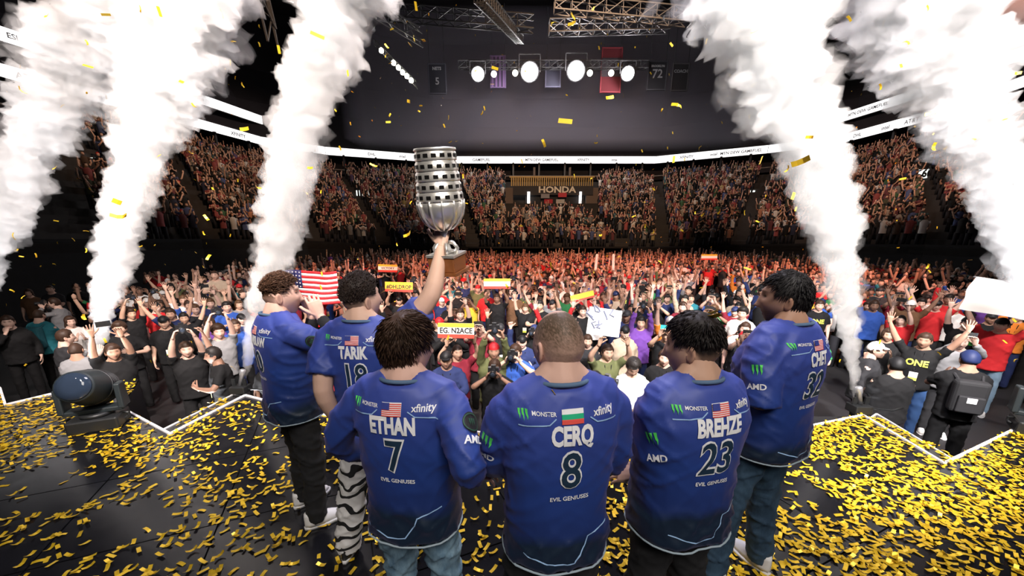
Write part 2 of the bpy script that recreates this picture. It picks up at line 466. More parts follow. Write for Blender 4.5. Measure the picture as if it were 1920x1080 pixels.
def shirt_mesh(J, sleeve=.75, grow=.022, bulk=1.0, hem_z=.82, vox=.02, amp=.006, seed=0, sl_r=.070, name='shirt', it=4, hem=.02, long_r=.046, zfun=None):
    s = J['s']; mb = MB(); loft(mb, torso_secs(J, grow, bulk, hem_z, 1.47, hem), 24)
    for k in 'lr':
        sh, el, wr = J['sh_'+k], J['el_'+k], J['wr_'+k]; inn = Vector((J['neck'].x, sh.y, sh.z-.03*s)).lerp(sh, .45)
        q = -1 if k == 'l' else 1
        mb.tube([J['neck']+Vector((q*.035*s, -.015, -.005*s)), J['neck']+Vector((q*.10*s, -.015, -.045*s)), sh+Vector((-q*.01, -.004, .004))], [(.040+grow)*s, (.050+grow)*s, (.045+grow)*s], 12)
        if sleeve <= 1.0:
            e = sh.lerp(el, sleeve); p, r = limb_pts([inn, sh, e], [.06*s, sl_r*s, sl_r*s], 4)
        else:
            e = el.lerp(wr, sleeve-1); p, r = limb_pts([inn, sh, el, e], [.06*s, (sl_r-.002)*s, (sl_r-.012)*s, long_r*s], 4)
        mb.tube(p, r, 14)
    me = merged(mb, vox, it, name)
    if amp: wrinkle(me, amp, seed, zfun=zfun)
    return me
def trousers_mesh(J, vox=.02, amp=.006, seed=0, r=(.098, .078, .062), top=.97, cut=1.0, name='trousers', it=3, hipw=.172):
    s = J['s']; mb = MB()
    loft(mb, [(0, 0, .84*s, (hipw-.01)*s, .122*s), (0, -.002, .92*s, hipw*s, .128*s), (0, 0, top*s, (hipw-.01)*s, .118*s), (0, 0, (top+.04)*s, (hipw-.02)*s, .11*s)], 20)
    for k in 'lr':
        end = J['knee_'+k].lerp(J['ank_'+k], cut)+Vector((0, 0, -.03*s if cut == 1.0 else 0))
        p, rr = limb_pts([J['hip_'+k]+Vector((0, 0, .02)), J['knee_'+k], end], [r[0]*s, r[1]*s, r[2]*s], 5); mb.tube(p, rr, 14)
    me = merged(mb, vox, it, name)
    if amp: wrinkle(me, amp, seed+5, 8, 9)
    return me
def shoe_geo(mb, ank, yaw, s, m_sole=1, m_up=0):
    R = Matrix.Rotation(yaw, 3, 'Z'); a = Vector(ank)
    def P(x, y, z): return Vector((a.x, a.y, 0))+R @ Vector((x*s, y*s, z*s))
    n = 14
    def ring(z, k, g):
        o = []
        for i in range(n):
            q = 2*math.pi*i/n; y = math.sin(q); wd = .046*(1 - .18*(y < -.2) + .06*(y > .3))
            o.append(P(math.cos(q)*wd*k*g, .060+y*.142*k, z))
        return o
    rings = [ring(.0, 1.0, 1), ring(.028, 1.02, 1)]
    V = [v for r in rings for v in r]
    f = lambda k: [(i*n+j, i*n+(j+1) % n, (i+1)*n+(j+1) % n, (i+1)*n+j) for i in range(k-1) for j in range(n)]
    mb.add(V, f(2)+[tuple(range(n))[::-1], tuple(range(n, 2*n))], m_sole)
    up = []
    for z, k, y0, y1 in ((.026, .97, -.078, .195), (.05, .93, -.078, .185), (.075, .80, -.078, .13), (.10, .72, -.076, .055), (.125, .70, -.072, .035)):
        r = []
        for i in range(n):
            q = 2*math.pi*i/n; y = (y0+y1)/2+math.sin(q)*(y1-y0)/2
            r.append(P(math.cos(q)*.046*k, y, z))
        up.append(r)
    mb.add([v for r in up for v in r], f(5)+[tuple(range(n))[::-1], tuple(range(4*n, 5*n))], m_up)

# ---- hair
def scalp(nu=56, nv=40):
    V, Fc, _ = head_verts(nu, nv); return V[:nu*(nv+1)], [f for f in Fc if max(f) < nu*(nv+1)]
def hairline(v, front=.062, side=.012, nape=-.075):
    a = math.atan2(abs(v.x), v.y)          # 0 front .. pi back
    if a < .75: return front
    if a < 1.25: return front+(side-front)*(a-.75)/.5
    if a < 1.75: return side
    return side+(nape-side)*min(1, (a-1.75)/.75)
def hair_shell(HM, thick, front=.062, side=.012, nape=-.075, fade=0.0, col=(1, 1, 1), skin=(1, 1, 1), seed=0, tufts=0, tl=.035, comb=(0, .3, .2), rough=.004, bald=0.0, nu=56, nv=40, top_only=0.0, name='hair', lay=0.0, tw=.0026, speck=.12):
    """thin shell over the scalp, thicker on top, with tufts; colours fade to skin at the nape"""
    rnd = random.Random(seed); V, Fc = scalp(nu, nv); keep = []; outV = []; cols = []; idx = {}
    def dens(v):
        m = v.z-hairline(v, front, side, nape); d = max(0, min(1, m/.022))
        if fade: d *= max(.18, min(1, (v.z-(nape+.01))/fade)) if v.y < .02 or abs(v.x) > .05 else 1
        if bald:
            b = max(0, 1-((v.x/.05)**2+((v.y-.045)/.075)**2))*(1 if v.z > .03 else 0); d *= 1-bald*min(1, b*2)
        return d
    D = [dens(v) for v in V]
    for f in Fc:
        if max(D[i] for i in f) > .02: keep.append(f)
    used = sorted({i for f in keep for i in f})
    for i in used:
        v = V[i]; n = v.normalized(); t = thick(v) if callable(thick) else thick
        top = max(0, min(1, (v.z-top_only)/.05)) if top_only else 1
        k = D[i]
        nz = noise.noise(v*60+Vector((seed, 0, 0)))*rough+noise.noise(v*150)*rough*.6
        p = v+n*(.0015+(t*top+nz)*min(1, k*1.6))
        idx[i] = len(outV); outV.append(HM @ p)
        g = max(0, min(1, k*(1.5-.4*(speck > .3))*(1+speck*noise.noise(v*(90+330*(speck > .3))))))
        cols.append([skin[q]*(1-g)+col[q]*g for q in range(3)])
    F2 = [tuple(idx[i] for i in f) for f in keep]
    n0 = len(F2)
    if tufts:
        cand = [i for i in used if D[i] > .6 and (V[i].z > (top_only or -.02))]
        cb = Vector(comb)
        for _ in range(tufts):
            i = rnd.choice(cand); v = V[i]+Vector((rnd.gauss(0, .004), rnd.gauss(0, .004), rnd.gauss(0, .003))); n = v.normalized()
            t = thick(v) if callable(thick) else thick
            b = v+n*(t*.55); c = Vector((cb.x+rnd.gauss(0, .16), cb.y+rnd.gauss(0, .16), cb.z+rnd.gauss(0, .1)))
            if lay:
                w_ = v-Vector((.012, -.035, .118)); w_ = w_-n*w_.dot(n); w_.normalize(); c = c*(1-lay)*.6+w_*lay*1.3+Vector((rnd.gauss(0, .12), rnd.gauss(0, .12), rnd.gauss(0, .08)))
            c = c-n*c.dot(n)*.8
            L = tl*rnd.uniform(.6, 1.2); d1 = (n*(.45-.25*lay)+c).normalized(); d2 = (n*(.12-.25*lay)+c*1.1+Vector((0, 0, -.04))).normalized()
            w = n.cross(d1).normalized()*tw*rnd.uniform(.6, 1.4)
            p1 = b+d1*L*.5; p2 = p1+d2*L*.5; q = len(outV); u = n*.002
            for p in (b-w, b+w, b+u*2, p1-w*.8, p1+w*.8, p1+u*1.5, p2): outV.append(HM @ p)
            k = rnd.uniform(.75, 1.35); cols += [[col[j]*k for j in range(3)]]*7
            F2 += [(q, q+1, q+4, q+3), (q+1, q+2, q+5, q+4), (q+2, q, q+3, q+5), (q+3, q+4, q+6), (q+4, q+5, q+6), (q+5, q+3, q+6)]
    me = mesh_np(name, outV, F2, [M['hair']], None, True); add_attr(me, np.array(cols, 'f')); return me

# ---- flat print draped on cloth
def text_geo(body, size=.1, bold=0.0, xs=1.0, res=3):
    cu = bpy.data.curves.new('txt', 'FONT'); cu.body = body; cu.size = size; cu.align_x = 'CENTER'; cu.align_y = 'CENTER'
    cu.offset = bold; cu.resolution_u = res; cu.fill_mode = 'FRONT'
    o = bpy.data.objects.new('txt', cu); C.objects.link(o)
    dg = bpy.context.evaluated_depsgraph_get(); me = bpy.data.meshes.new_from_object(o.evaluated_get(dg))
    bpy.data.objects.remove(o); bpy.data.curves.remove(cu)
    co = get_co(me)
    if len(co): co[:, 0] *= xs; set_co(me, co)
    return me
def cut_grid(me, step):
    bm = bmesh.new(); bm.from_mesh(me)
    if len(bm.verts) == 0: return bm
    for ax in (0, 1):
        lo = min(v.co[ax] for v in bm.verts); hi = max(v.co[ax] for v in bm.verts); n = int((hi-lo)/step)
        for i in range(1, n+1):
            no = [0, 0, 0]; no[ax] = 1; c = [0, 0, 0]; c[ax] = lo+i*step
            bmesh.ops.bisect_plane(bm, geom=bm.verts[:]+bm.edges[:]+bm.faces[:], plane_co=c, plane_no=no, dist=1e-6)
    return bm
def poly_geo(polys):
    me = bpy.data.meshes.new('poly'); V = []; Fc = []
    for p in polys:
        Fc.append(tuple(range(len(V), len(V)+len(p)))); V += [(x, y, 0) for x, y in p]
    me.from_pydata(V, [], Fc); return me
def drape(me2d, bvh, origin, xdir, zdir, indir, m, name, parent, step=.012, off=.003, rot=0.0):
    """project a flat mesh (x, y) in the plane (xdir, zdir) at origin along indir onto the cloth"""
    bm = cut_grid(me2d, step); o = Vector(origin); xd = Vector(xdir); zd = Vector(zdir); dr = Vector(indir).normalized()
    c, s = math.cos(rot), math.sin(rot); last = None; dead = []
    for v in bm.verts:
        x, y = v.co.x*c-v.co.y*s, v.co.x*s+v.co.y*c
        p = o+xd*x+zd*y-dr*.6
        hit, nrm, fi, di = bvh.ray_cast(p, dr)
        if hit is None: dead.append(v); continue
        v.co = hit-dr*off
    if dead: bmesh.ops.delete(bm, geom=dead, context='VERTS')
    me = bpy.data.meshes.new(name); bm.to_mesh(me); bm.free(); bpy.data.meshes.remove(me2d)
    me.materials.append(m); return link(name, me, parent)
# ------------------------------------------------------------------ arena shell
ZF = -1.22                                   # arena floor; the stage deck is z = 0
ZR = 12.2
M['arena_floor'] = mat('arena_floor', (.022, .021, .023), .55, noise_amt=.3, nscale=2.5)
M['concrete'] = mat('concrete', (.030, .027, .027), .85, noise_amt=.3, nscale=1.5)
M['black_drape'] = mat('black_drape', (.008, .008, .010), .95, noise_amt=.4, nscale=4)
M['upper_dark'] = mat('upper_dark', (.030, .027, .034), .95, noise_amt=.5, nscale=.25)
M['steel'] = mat('steel', (.30, .30, .32), .5, metal=.5, noise_amt=.2)
M['dark_steel'] = mat('dark_steel', (.06, .06, .065), .5, metal=.4)
M['ribbon'] = emit('ribbon', (1.0, .97, .96), 1.6)
M['ribbon_text'] = mat('ribbon_text', (.10, .10, .13), .8)
M['ribbon_frame'] = mat('ribbon_frame', (.02, .02, .02), .7)
M['tan_wall'] = mat('tan_wall', (.16, .12, .10), .8)
M['gold_rail'] = mat('gold_rail', (.55, .36, .10), .5)
M['lamp'] = emit('lamp', (1.0, .96, .93), 45.0)
M['small_lamp'] = emit('small_lamp', (1.0, .93, .75), 12.0)
M['white_light'] = emit('white_light', (1.0, .95, .9), 2.2)
M['screen'] = emit('screen', (.9, .95, .9), 1.3)

def plane_struct(name, V, Fc, m):
    o = link(name, mesh_np(name, V, Fc, [m])); o['kind'] = 'structure'; return o
mb = MB(); mb.box((4, 30, ZF-.1), (100, 90, .2)); mb.build('floor', M['arena_floor'])['kind'] = 'structure'

rib_px = [(-420, 10), (0, 133), (270, 205), (490, 265), (610, 283), (840, 300), (1230, 300), (1440, 280), (1565, 265), (1735, 220), (1920, 155), (2350, 10)]
RIB = [at_z(x, y, ZR) for x, y in rib_px]
up_l = [at_z(x, y, 15.6) for x, y in ((-420, -95), (0, 62), (250, 142), (505, 230), (600, 258))]
up_r = [at_z(x, y, 15.6) for x, y in ((1470, 255), (1565, 225), (1700, 182), (1920, 98), (2350, -70))]
CEN = Vector((3, 24, 0))
def outward(p, d):
    v = Vector((p.x-CEN.x, p.y-CEN.y, 0)); v.normalize(); return Vector((p.x, p.y, 0))+v*d

# seating bowl: rows between an inner and an outer outline
INNER = [(-19, -4), (-18.5, 14), (-18, 23), (-15.5, 30), (-11.5, 33.8), (-4, 36), (13, 36), (18.5, 33.5), (21.5, 29), (23, 22), (23.5, 14), (24, -4)]
INZ = [1.8, 1.7, 1.6, 1.4, 1.0, .75, .75, 1.0, 1.2, 1.3, 1.4, 1.5]
OUT = [(-34.5, -4), tuple(outward(RIB[1], -1.0))[:2], tuple(outward(RIB[2], -1.0))[:2], tuple(outward(RIB[3], -1.2))[:2], tuple(outward(RIB[4], -1.4))[:2], tuple(outward(RIB[5], -1.6))[:2],
       tuple(outward(RIB[6], -1.6))[:2], tuple(outward(RIB[7], -1.4))[:2], tuple(outward(RIB[8], -1.2))[:2], tuple(outward(RIB[9], -1.0))[:2], tuple(outward(RIB[10], -1.0))[:2], (39.5, -4)]
NROW = 20
def row_pt(i, f):
    a, b = INNER[i], OUT[i]; return Vector((a[0]+(b[0]-a[0])*f, a[1]+(b[1]-a[1])*f, INZ[i]+(9.4-INZ[i])*f))
V = []; Fc = []
n = len(INNER)
for r in range(NROW):
    f0, f1 = r/NROW, (r+1)/NROW
    a = [row_pt(i, f0) for i in range(n)]; b = [row_pt(i, f1) for i in range(n)]
    base = len(V)
    dz = (9.4-1)/NROW
    V += [(p.x, p.y, p.z-dz) for p in a]+[tuple(p) for p in a]+[(p.x, p.y, a[k].z) for k, p in enumerate(b)]
    for k in range(n-1):
        Fc.append((base+k+1, base+k, base+n+k, base+n+k+1)); Fc.append((base+n+k+1, base+n+k, base+2*n+k, base+2*n+k+1))
o = plane_struct('seating_bowl', V, Fc, M['concrete'])
# black barrier in front of the first row
V = []; Fc = []
for i, (x, y) in enumerate(INNER): V += [(x, y, ZF), (x, y, INZ[i]+.15)]
for i in range(n-1): Fc.append((2*i+2, 2*i, 2*i+1, 2*i+3))
plane_struct('wall_barrier', V, Fc, M['black_drape'])
# suite level: back wall, slab and posts between the top row and the lower ribbon
def ring(pts, d): return [outward(p, d) for p in pts]
V = []; Fc = []; ra = ring(RIB, -1.0); rb = ring(RIB, 2.2)
for p, q in zip(ra, rb): V += [(p.x, p.y, 9.4), (q.x, q.y, 9.4), (q.x, q.y, 11.8), (p.x, p.y, 11.6)]
for i in range(len(RIB)-1):
    b = 4*i
    for k in range(3): Fc.append((b+k, b+k+4, b+k+5, b+k+1))
plane_struct('wall_suites', V, Fc, M['upper_dark'])
rail = MB()
for i in range(len(RIB)-1):
    a, b = ra[i], ra[i+1]; rail.bar((a.x, a.y, 9.95), (b.x, b.y, 9.95), .12, .10)
o = rail.build('trim_suite_rail', mat('rail_grey', (.22, .19, .17), .6)); o['kind'] = 'structure'
suite = empty('suite_posts', (0, 60, 0)); suite['kind'] = 'structure'; suite.name = 'trim_suite_posts'
for i in range(1, len(RIB)-2):
    a, b = ring(RIB, -.4)[i], ring(RIB, -.4)[i+1]; L = (b-a).length; k = max(1, int(L/3.3))
    for j in range(k):
        p = a.lerp(b, (j+.5)/k); q = MB(); q.box((p.x, p.y-60, 10.6), (.22, .22, 2.4)); q.build('post', M['dark_steel'], suite)
# upper wall (curtained upper tier) and ceiling
V = []; Fc = []; ra = ring(RIB, .6); rm = ring(RIB, 5.0); rb = ring(RIB, 11.0); rz_ = ring(RIB, 15)
for p, m_, q, r in zip(ra, rm, rb, rz_): V += [(p.x, p.y, 11.6), (p.x, p.y, 13.0), (m_.x, m_.y, 13.3), (m_.x, m_.y, 17.5), (q.x, q.y, 23), (r.x, r.y, 32)]
for i in range(len(RIB)-1):
    b = 6*i
    for k in range(5): Fc.append((b+k, b+k+6, b+k+7, b+k+1))
plane_struct('wall_upper', V, Fc, M['upper_dark'])
mb = MB(); mb.box((4, 35, 32.2), (130, 110, .4)); mb.build('ceiling', M['upper_dark'])['kind'] = 'structure'

# ribbon boards
def ribbon(a, b, z, hgt, texts, label):
    """one straight run of LED board with its lettering"""
    a = Vector((a.x, a.y, z)); b = Vector((b.x, b.y, z)); L = (b-a).length; d = (b-a).normalized(); nrm = Vector((d.y, -d.x, 0))
    if nrm.dot(Vector((0, 0, z))-a) < 0: nrm = -nrm
    root = empty('ribbon_board', a); tag(root, label, 'display', 'LED ribbon boards around the arena')
    X = lambda p: Vector(p)-a
    q = MB(); c = (a+b)/2-nrm*.15; R = Matrix((d, nrm, Vector((0, 0, 1)))).transposed()
    q.box(X(c), (L, .22, hgt+.16), 0, R); q.build('housing', M['ribbon_frame'], root)
    q = MB(); q.box(X((a+b)/2), (L-.05, .06, hgt), 0, R); q.build('screen', M['ribbon'], root)
    sgn = 1 if d.cross(Vector((0, 0, 1))).dot(nrm) > 0 else -1
    for t, s, sz in texts:
        g = text_geo(s, hgt*sz, .012, 1.0, 2); co = get_co(g); W = np.empty_like(co); p = a+d*(L*t)+nrm*.045
        for i in range(len(co)):
            W[i] = X(p+d*(co[i, 0]*sgn)+Vector((0, 0, 1))*co[i, 1])
        set_co(g, W); g.materials.append(M['ribbon_text']); link('lettering', g, root)
    return root
H1 = .95
ribbon(RIB[0], RIB[1], ZR, H1, [], 'lower LED ribbon board run at the far left edge')
ribbon(RIB[1], RIB[2], ZR, H1, [(.17, 'AT&T', .62), (.60, 'intel', .5), (.85, 'ESL', .5)], 'lower white LED ribbon board nearest the left edge, with lettering')
ribbon(RIB[2], RIB[3], ZR, H1, [(.25, 'DHL', .5), (.75, 'XFINITY', .5)], 'lower white LED ribbon board between the second and third smoke plumes')
ribbon(RIB[3], RIB[4], ZR, H1, [], 'short lower LED ribbon board run behind the third smoke plume from left')
ribbon(RIB[4], RIB[5], ZR, H1, [(.35, 'DHL', .5), (.6, 'intel', .5)], 'white LED ribbon board run left of the silver trophy top')
ribbon(RIB[5], RIB[6], ZR, H1, [(.16, 'GAMEFUEL', .55), (.45, 'MTN DEW GAMEFUEL', .5), (.65, 'XFINITY', .5), (.8, 'intel', .5)], 'long straight LED ribbon board across the far end of the arena')
ribbon(RIB[6], RIB[7], ZR, H1, [(.3, 'XFINITY', .5), (.55, 'intel', .5), (.78, 'MTN DEW GAMEFUEL', .5)], 'white LED ribbon board run right of centre beside the right smoke plume')
ribbon(RIB[7], RIB[8], ZR, H1, [], 'short LED ribbon board run hidden by the tall right smoke plume')
ribbon(RIB[8], RIB[9], ZR, H1, [(.3, 'DHL', .5), (.62, 'intel', .5), (.88, 'AT&T', .55)], 'lower LED ribbon board between the two right smoke plumes')
ribbon(RIB[9], RIB[10], ZR, H1, [(.6, 'GAMEFUEL', .62)], 'lower white LED ribbon board nearest the right edge, with black lettering')
ribbon(RIB[10], RIB[11], ZR, H1, [], 'lower LED ribbon board run at the far right edge')
for i, lab in enumerate(('upper LED ribbon board run at the far left edge', 'upper left LED ribbon board with small round logos', 'upper LED ribbon board between the second and third smoke plumes', 'upper LED ribbon board end behind the third smoke plume')):
    ribbon(up_l[i], up_l[i+1], 15.6, .95, [(.08, 'ESL', .5), (.3, 'one', .5), (.85, 'GAMEFUEL', .5)] if i == 1 else ([(.4, 'intel', .5)] if i == 2 else []), lab)
for i, lab in enumerate(('upper LED ribbon board end behind the tall right smoke plume', 'upper LED ribbon board between the two right smoke plumes', 'upper right LED ribbon board partly veiled by smoke', 'upper LED ribbon board run at the far right edge')):
    ribbon(up_r[i], up_r[i+1], 15.6, .95, [(.5, 'MTN DEW GAMEFUEL', .5)] if i == 1 else [], lab)

# club box at the far end: gold balustrade, fascia with lettering, two lit columns
YB = 49.0
pb = lambda x, y: at_y(x, y, YB)
club = empty('club_box', (pb(1038, 350).x, YB, 0)); tag(club, 'club box at the far end with gold balustrade and white lettering', 'club box')
def clubpart(name, x0, x1, y0, y1, depth, m, dy=0.0):
    a = pb(x0, y1); b = pb(x1, y0); q = MB(); q.box(((a.x+b.x)/2-club.location.x, dy, (a.z+b.z)/2), (b.x-a.x, depth, b.z-a.z)); return q.build(name, m, club)
clubpart('fascia', 962, 1112, 349, 366, .5, mat('fascia', (.03, .028, .034), .7))
for k in range(38): clubpart('baluster', 958+k*4.1, 960.4+k*4.1, 333, 349, .12, M['gold_rail'])
clubpart('handrail', 955, 1115, 330.5, 333, .2, M['gold_rail']); clubpart('counter', 1003, 1072, 327, 331, .5, M['tan_wall'], 1.5)
for x in (1003, 1072): clubpart('pillar', x-2, x+2, 310, 328, .4, M['tan_wall'], 1.5)
for x in (991, 1087.5): clubpart('lit_column', x-2.6, x+2.6, 360, 382, .3, M['white_light'], -.2)
for x0, x1 in ((948, 962), (1098, 1122)): clubpart('side_wall', x0, x1, 352, 392, .6, M['tan_wall'], .2)
for x, y, c in ((1022, 368, (.3, .3, .34)), (1054, 366, (.6, .05, .08)), (1028, 378, (.45, .02, .04)), (1050, 378, (.5, .5, .5))): clubpart('poster', x-8, x+8, y-4, y+4, .1, mat('poster', c, .7), -.25)
clubpart('recess', 985, 1095, 366, 392, .2, mat('recess', (.02, .02, .024), .8), .3)
g = text_geo('HONDA', .95, .03, 1.25, 2); co = get_co(g); p = pb(1044, 356.5)
set_co(g, np.stack([co[:, 0]+p.x-club.location.x, np.full(len(co), -.27), co[:, 1]+p.z], 1)); g.materials.append(mat('sign_white', (.9, .85, .75), .6)); link('lettering', g, club)

# vomitory and control position among the stands
def fbox(name, x0, x1, y0, y1, Y, depth, m, label, cat):
    a = at_y(x0, y1, Y); b = at_y(x1, y0, Y); q = MB(); q.box((0, 0, 0), (b.x-a.x, depth, b.z-a.z)); o = q.build(name, m); o.location = ((a.x+b.x)/2, Y, (a.z+b.z)/2); return tag(o, label, cat)
vm = empty('trim_1', at_y(1038, 460, 38.2)); vm['kind'] = 'structure'
for nm, x0, x1, y0, y1, dy in (('lintel', 1006, 1072, 436, 444, 0), ('jamb', 1006, 1009, 444, 478, 0), ('jamb', 1064, 1067, 444, 478, 0), ('shade_slab', 1009, 1064, 444, 478, .3)):  # a black slab stands in for the shade inside the vomitory
    a = at_y(x0, y1, 38.2); b = at_y(x1, y0, 38.2); q = MB(); q.box(((a.x+b.x)/2-vm.location.x, dy, (a.z+b.z)/2-vm.location.z), (b.x-a.x, .5, b.z-a.z)); q.build(nm, M['black_drape'] if nm == 'shade_slab' else M['tan_wall'], vm)
q = MB(); a = at_y(1175, 512, 34.5); b = at_y(1345, 463, 34.5); q.box(((a.x+b.x)/2, 34.5, (a.z+b.z)/2), (b.x-a.x, .4, b.z-a.z)); q.build('wall_drape', M['black_drape'])['kind'] = 'structure'

# hanging banners below the roof
def banner(x, y, w_, h_, col, txt, label, extra=None):
    Y = 51.2; c = at_y(x, y, Y); k = 52/720
    root = empty('hanging_banner', c); tag(root, label, 'banner', 'banners hung under the roof')
    W, H = w_*k, h_*k
    q = MB(); q.box((0, 0, 0), (W, .06, H)); q.build('cloth', mat('banner_cloth', [c_*.6 for c_ in col], .9), root)
    fr = MB(); e = .09
    for s in (-1, 1): fr.box((s*(W/2-e), -.05, 0), (e, .05, H)); fr.box((0, -.05, s*(H/2-e)), (W-2*e, .05, e))
    fr.build('border', mat('banner_border', [min(1, c_*1.6+.02) for c_ in col], .9), root)
    for s in (-1, 1): q = MB(); q.bar((s*W*.4, 0, H/2), (s*W*.4, 0, H/2+5), .04, .04); q.build('cable', M['dark_steel'], root)
    if txt:
        for t, ty, sz in txt:
            g = text_geo(t, sz*k, .02, 1, 2); co = get_co(g); set_co(g, np.stack([co[:, 0], np.full(len(co), -.09), co[:, 1]+ty*k], 1)); g.materials.append(mat('banner_text', (.3, .3, .32), .9)); link('lettering', g, root)
    for (ex, ey, ew, eh, ec) in (extra or []):
        q = MB(); q.box((ex*k, -.06, ey*k), (ew*k, .05, eh*k)); q.build('stripe', mat('banner_stripe', ec, .9), root)
banner(820, 148, 30, 44, (.035, .035, .05), [('NETS', 14, 6), ('5', -4, 14)], 'dark framed banner left of the four bright lamps')
banner(934, 135, 26, 46, (.05, .03, .08), None, 'purple striped banner between the first and second bright lamps', [(-9, 0, 3, 44, (.11, .06, .15)), (-3, 0, 3, 44, (.11, .06, .15)), (3, 0, 3, 44, (.11, .06, .15)), (9, 0, 3, 44, (.11, .06, .15))])
banner(1037, 138, 26, 40, (.06, .06, .10), None, 'plain bluish banner between the two middle bright lamps')
banner(1146, 132, 34, 64, (.16, .014, .025), None, 'dark red banner beside the rightmost bright lamp', [(0, 4, 32, 26, (.04, .03, .04))])
banner(1232, 142, 32, 42, (.03, .03, .04), [('72', 2, 17), ('BROOKLYN', 13, 4)], 'dark banner reading 72 right of the bright lamps')
banner(1275, 145, 28, 40, (.05, .045, .05), [('COACH', 8, 6)], 'dark banner right of the banner reading 72')

# roof trusses, ducts and lamps
def truss(a, b, s, label, m='steel', nseg=None, grp='roof trusses', lit=()):
    a = Vector(a); b = Vector(b); L = (b-a).length; d = (b-a).normalized(); up = Vector((0, 0, 1)); sd = d.cross(up).normalized()
    root = empty('roof_truss', a); tag(root, label, 'truss', grp); off = [(sd*u+up*v)*s/2 for u, v in ((-1, -1), (1, -1), (1, 1), (-1, 1))]
    for o_ in off: q = MB(); q.bar(o_, o_+d*L, s*.09, s*.09); q.build('chord', M[m], root)
    k = nseg or max(2, int(L/(s*1.3))); br = MB()
    for i in range(k):
        for j in range(4):
            p = off[j]+d*(L*i/k); q2 = off[(j+1) % 4]+d*(L*(i+1)/k); br.bar(p, q2, s*.06, s*.06)
            br.bar(off[j]+d*(L*i/k), off[(j+1) % 4]+d*(L*i/k), s*.05, s*.05)
    br.build('bracing', M[m], root); return root
truss(at_y(640, -20, 30), at_y(790, 70, 30), .8, 'bright tilted roof truss at top beside the third smoke plume')
truss(at_y(700, 20, 40), at_y(1000, 45, 40), 1.0, 'dim roof truss above the leftmost bright lamp', 'dark_steel')
truss(at_y(1040, 8, 34), at_y(1290, 32, 34), .9, 'pale roof truss at the top right of centre')
truss(at_y(1030, 52, 42), at_y(1255, 46, 42), 1.0, 'lit roof truss above the rightmost bright lamps')
truss(at_y(900, -10, 26), at_y(975, 75, 46), .7, 'dark roof truss running away above the lamps', 'dark_steel')
truss(at_y(480, -60, 22), at_y(510, 66, 22), .9, 'grey roof truss between the second and third smoke plumes', 'dark_steel')
lampbar = truss(at_y(860, 122, 50), at_y(1215, 122, 50), .7, 'dark lighting truss carrying the four bright lamps', 'dark_steel')
def blinder(x, y, d, label, energy):
    c = at_y(x, y, 49.5); root = empty('arena_lamp', c); tag(root, label, 'lamp', 'bright lamps on the far truss')
    R = (Vector((0, 0, 2))-c).to_track_quat('Z', 'Y').to_matrix()
    q = MB(); q.lathe([(d*.28, -.7), (d*.5, -.35), (d*.56, 0), (d*.56, .06), (d*.5, .06)], 20, 0, (0, 0, 0), R); q.build('housing', M['dark_steel'], root, True)
    q = MB(); q.lathe([(d*.48, .05), (d*.46, .09), (.01, .13)], 20, 0, (0, 0, 0), R); q.build('lens', M['lamp'], root, True)
    q = MB(); q.bar((-d*.62, 0, 0), (-d*.62, 0, d*.9), .08, .08); q.bar((d*.62, 0, 0), (d*.62, 0, d*.9), .08, .08); q.bar((-d*.62, 0, d*.9), (d*.62, 0, d*.9), .08, .08); q.build('yoke', M['dark_steel'], root)
    light('arena_lamp_light', 'POINT', c+R @ Vector((0, 0, .9)), (0, 5, 0), energy*.10, (1, .95, .95), shadow_soft_size=.4); return root
blinder(896, 139, 1.4, 'leftmost of the four bright round lamps on the far truss', 9000); blinder(993, 135, 1.9, 'second from left of the four bright lamps on the far truss', 16000)
blinder(1080, 133, 1.9, 'third from left of the four bright lamps on the far truss', 16000); blinder(1177, 138, 1.4, 'rightmost of the four bright round lamps on the far truss', 9000)
for i, (x, y) in enumerate(((926, 139), (966, 137), (1106, 137), (1146, 137))):
    c = at_y(x, y, 49.5); q = MB(); q.add([c+v*.32 for v in ICO2[0]], ICO2[1]); o = q.build('small_lamp', M['small_lamp'], None, True); tag(o, ['small bulb right of the leftmost bright lamp', 'small bulb left of the second bright lamp', 'small bulb right of the third bright lamp', 'small bulb left of the rightmost bright lamp'][i], 'lamp')
sl = truss(at_y(702, 80, 33), at_y(782, 160, 33), .4, 'sloping dark truss carrying a row of small lamps beside third plume', 'dark_steel')
for i, (x, y) in enumerate(((715, 95), (738, 118), (747, 127), (755, 136), (763, 143), (771, 151))):
    c = at_y(x, y, 32.5); q = MB(); q.lathe([(.02, .2), (.15, .1), (.17, 0), (.14, -.12), (.02, -.16)], 10, 0); o = q.build('truss_lamp', M['small_lamp'], None, True); o.location = c
    tag(o, ['topmost', 'second', 'third', 'fourth', 'fifth', 'lowest'][i]+' small round lamp in the sloping row beside third plume', 'lamp', 'small lamps on the sloping truss')
# thin theatrical haze under the far roof
hz = MB(); hz.box((5.5, 55.6, 20), (52, 8, 13.6)); ho = hz.build('haze', smoke_material('haze', .045, (.86, .80, 1.0, 1))); tag(ho, 'thin grey haze hanging around the lamps at the far end', 'haze', kind='stuff')
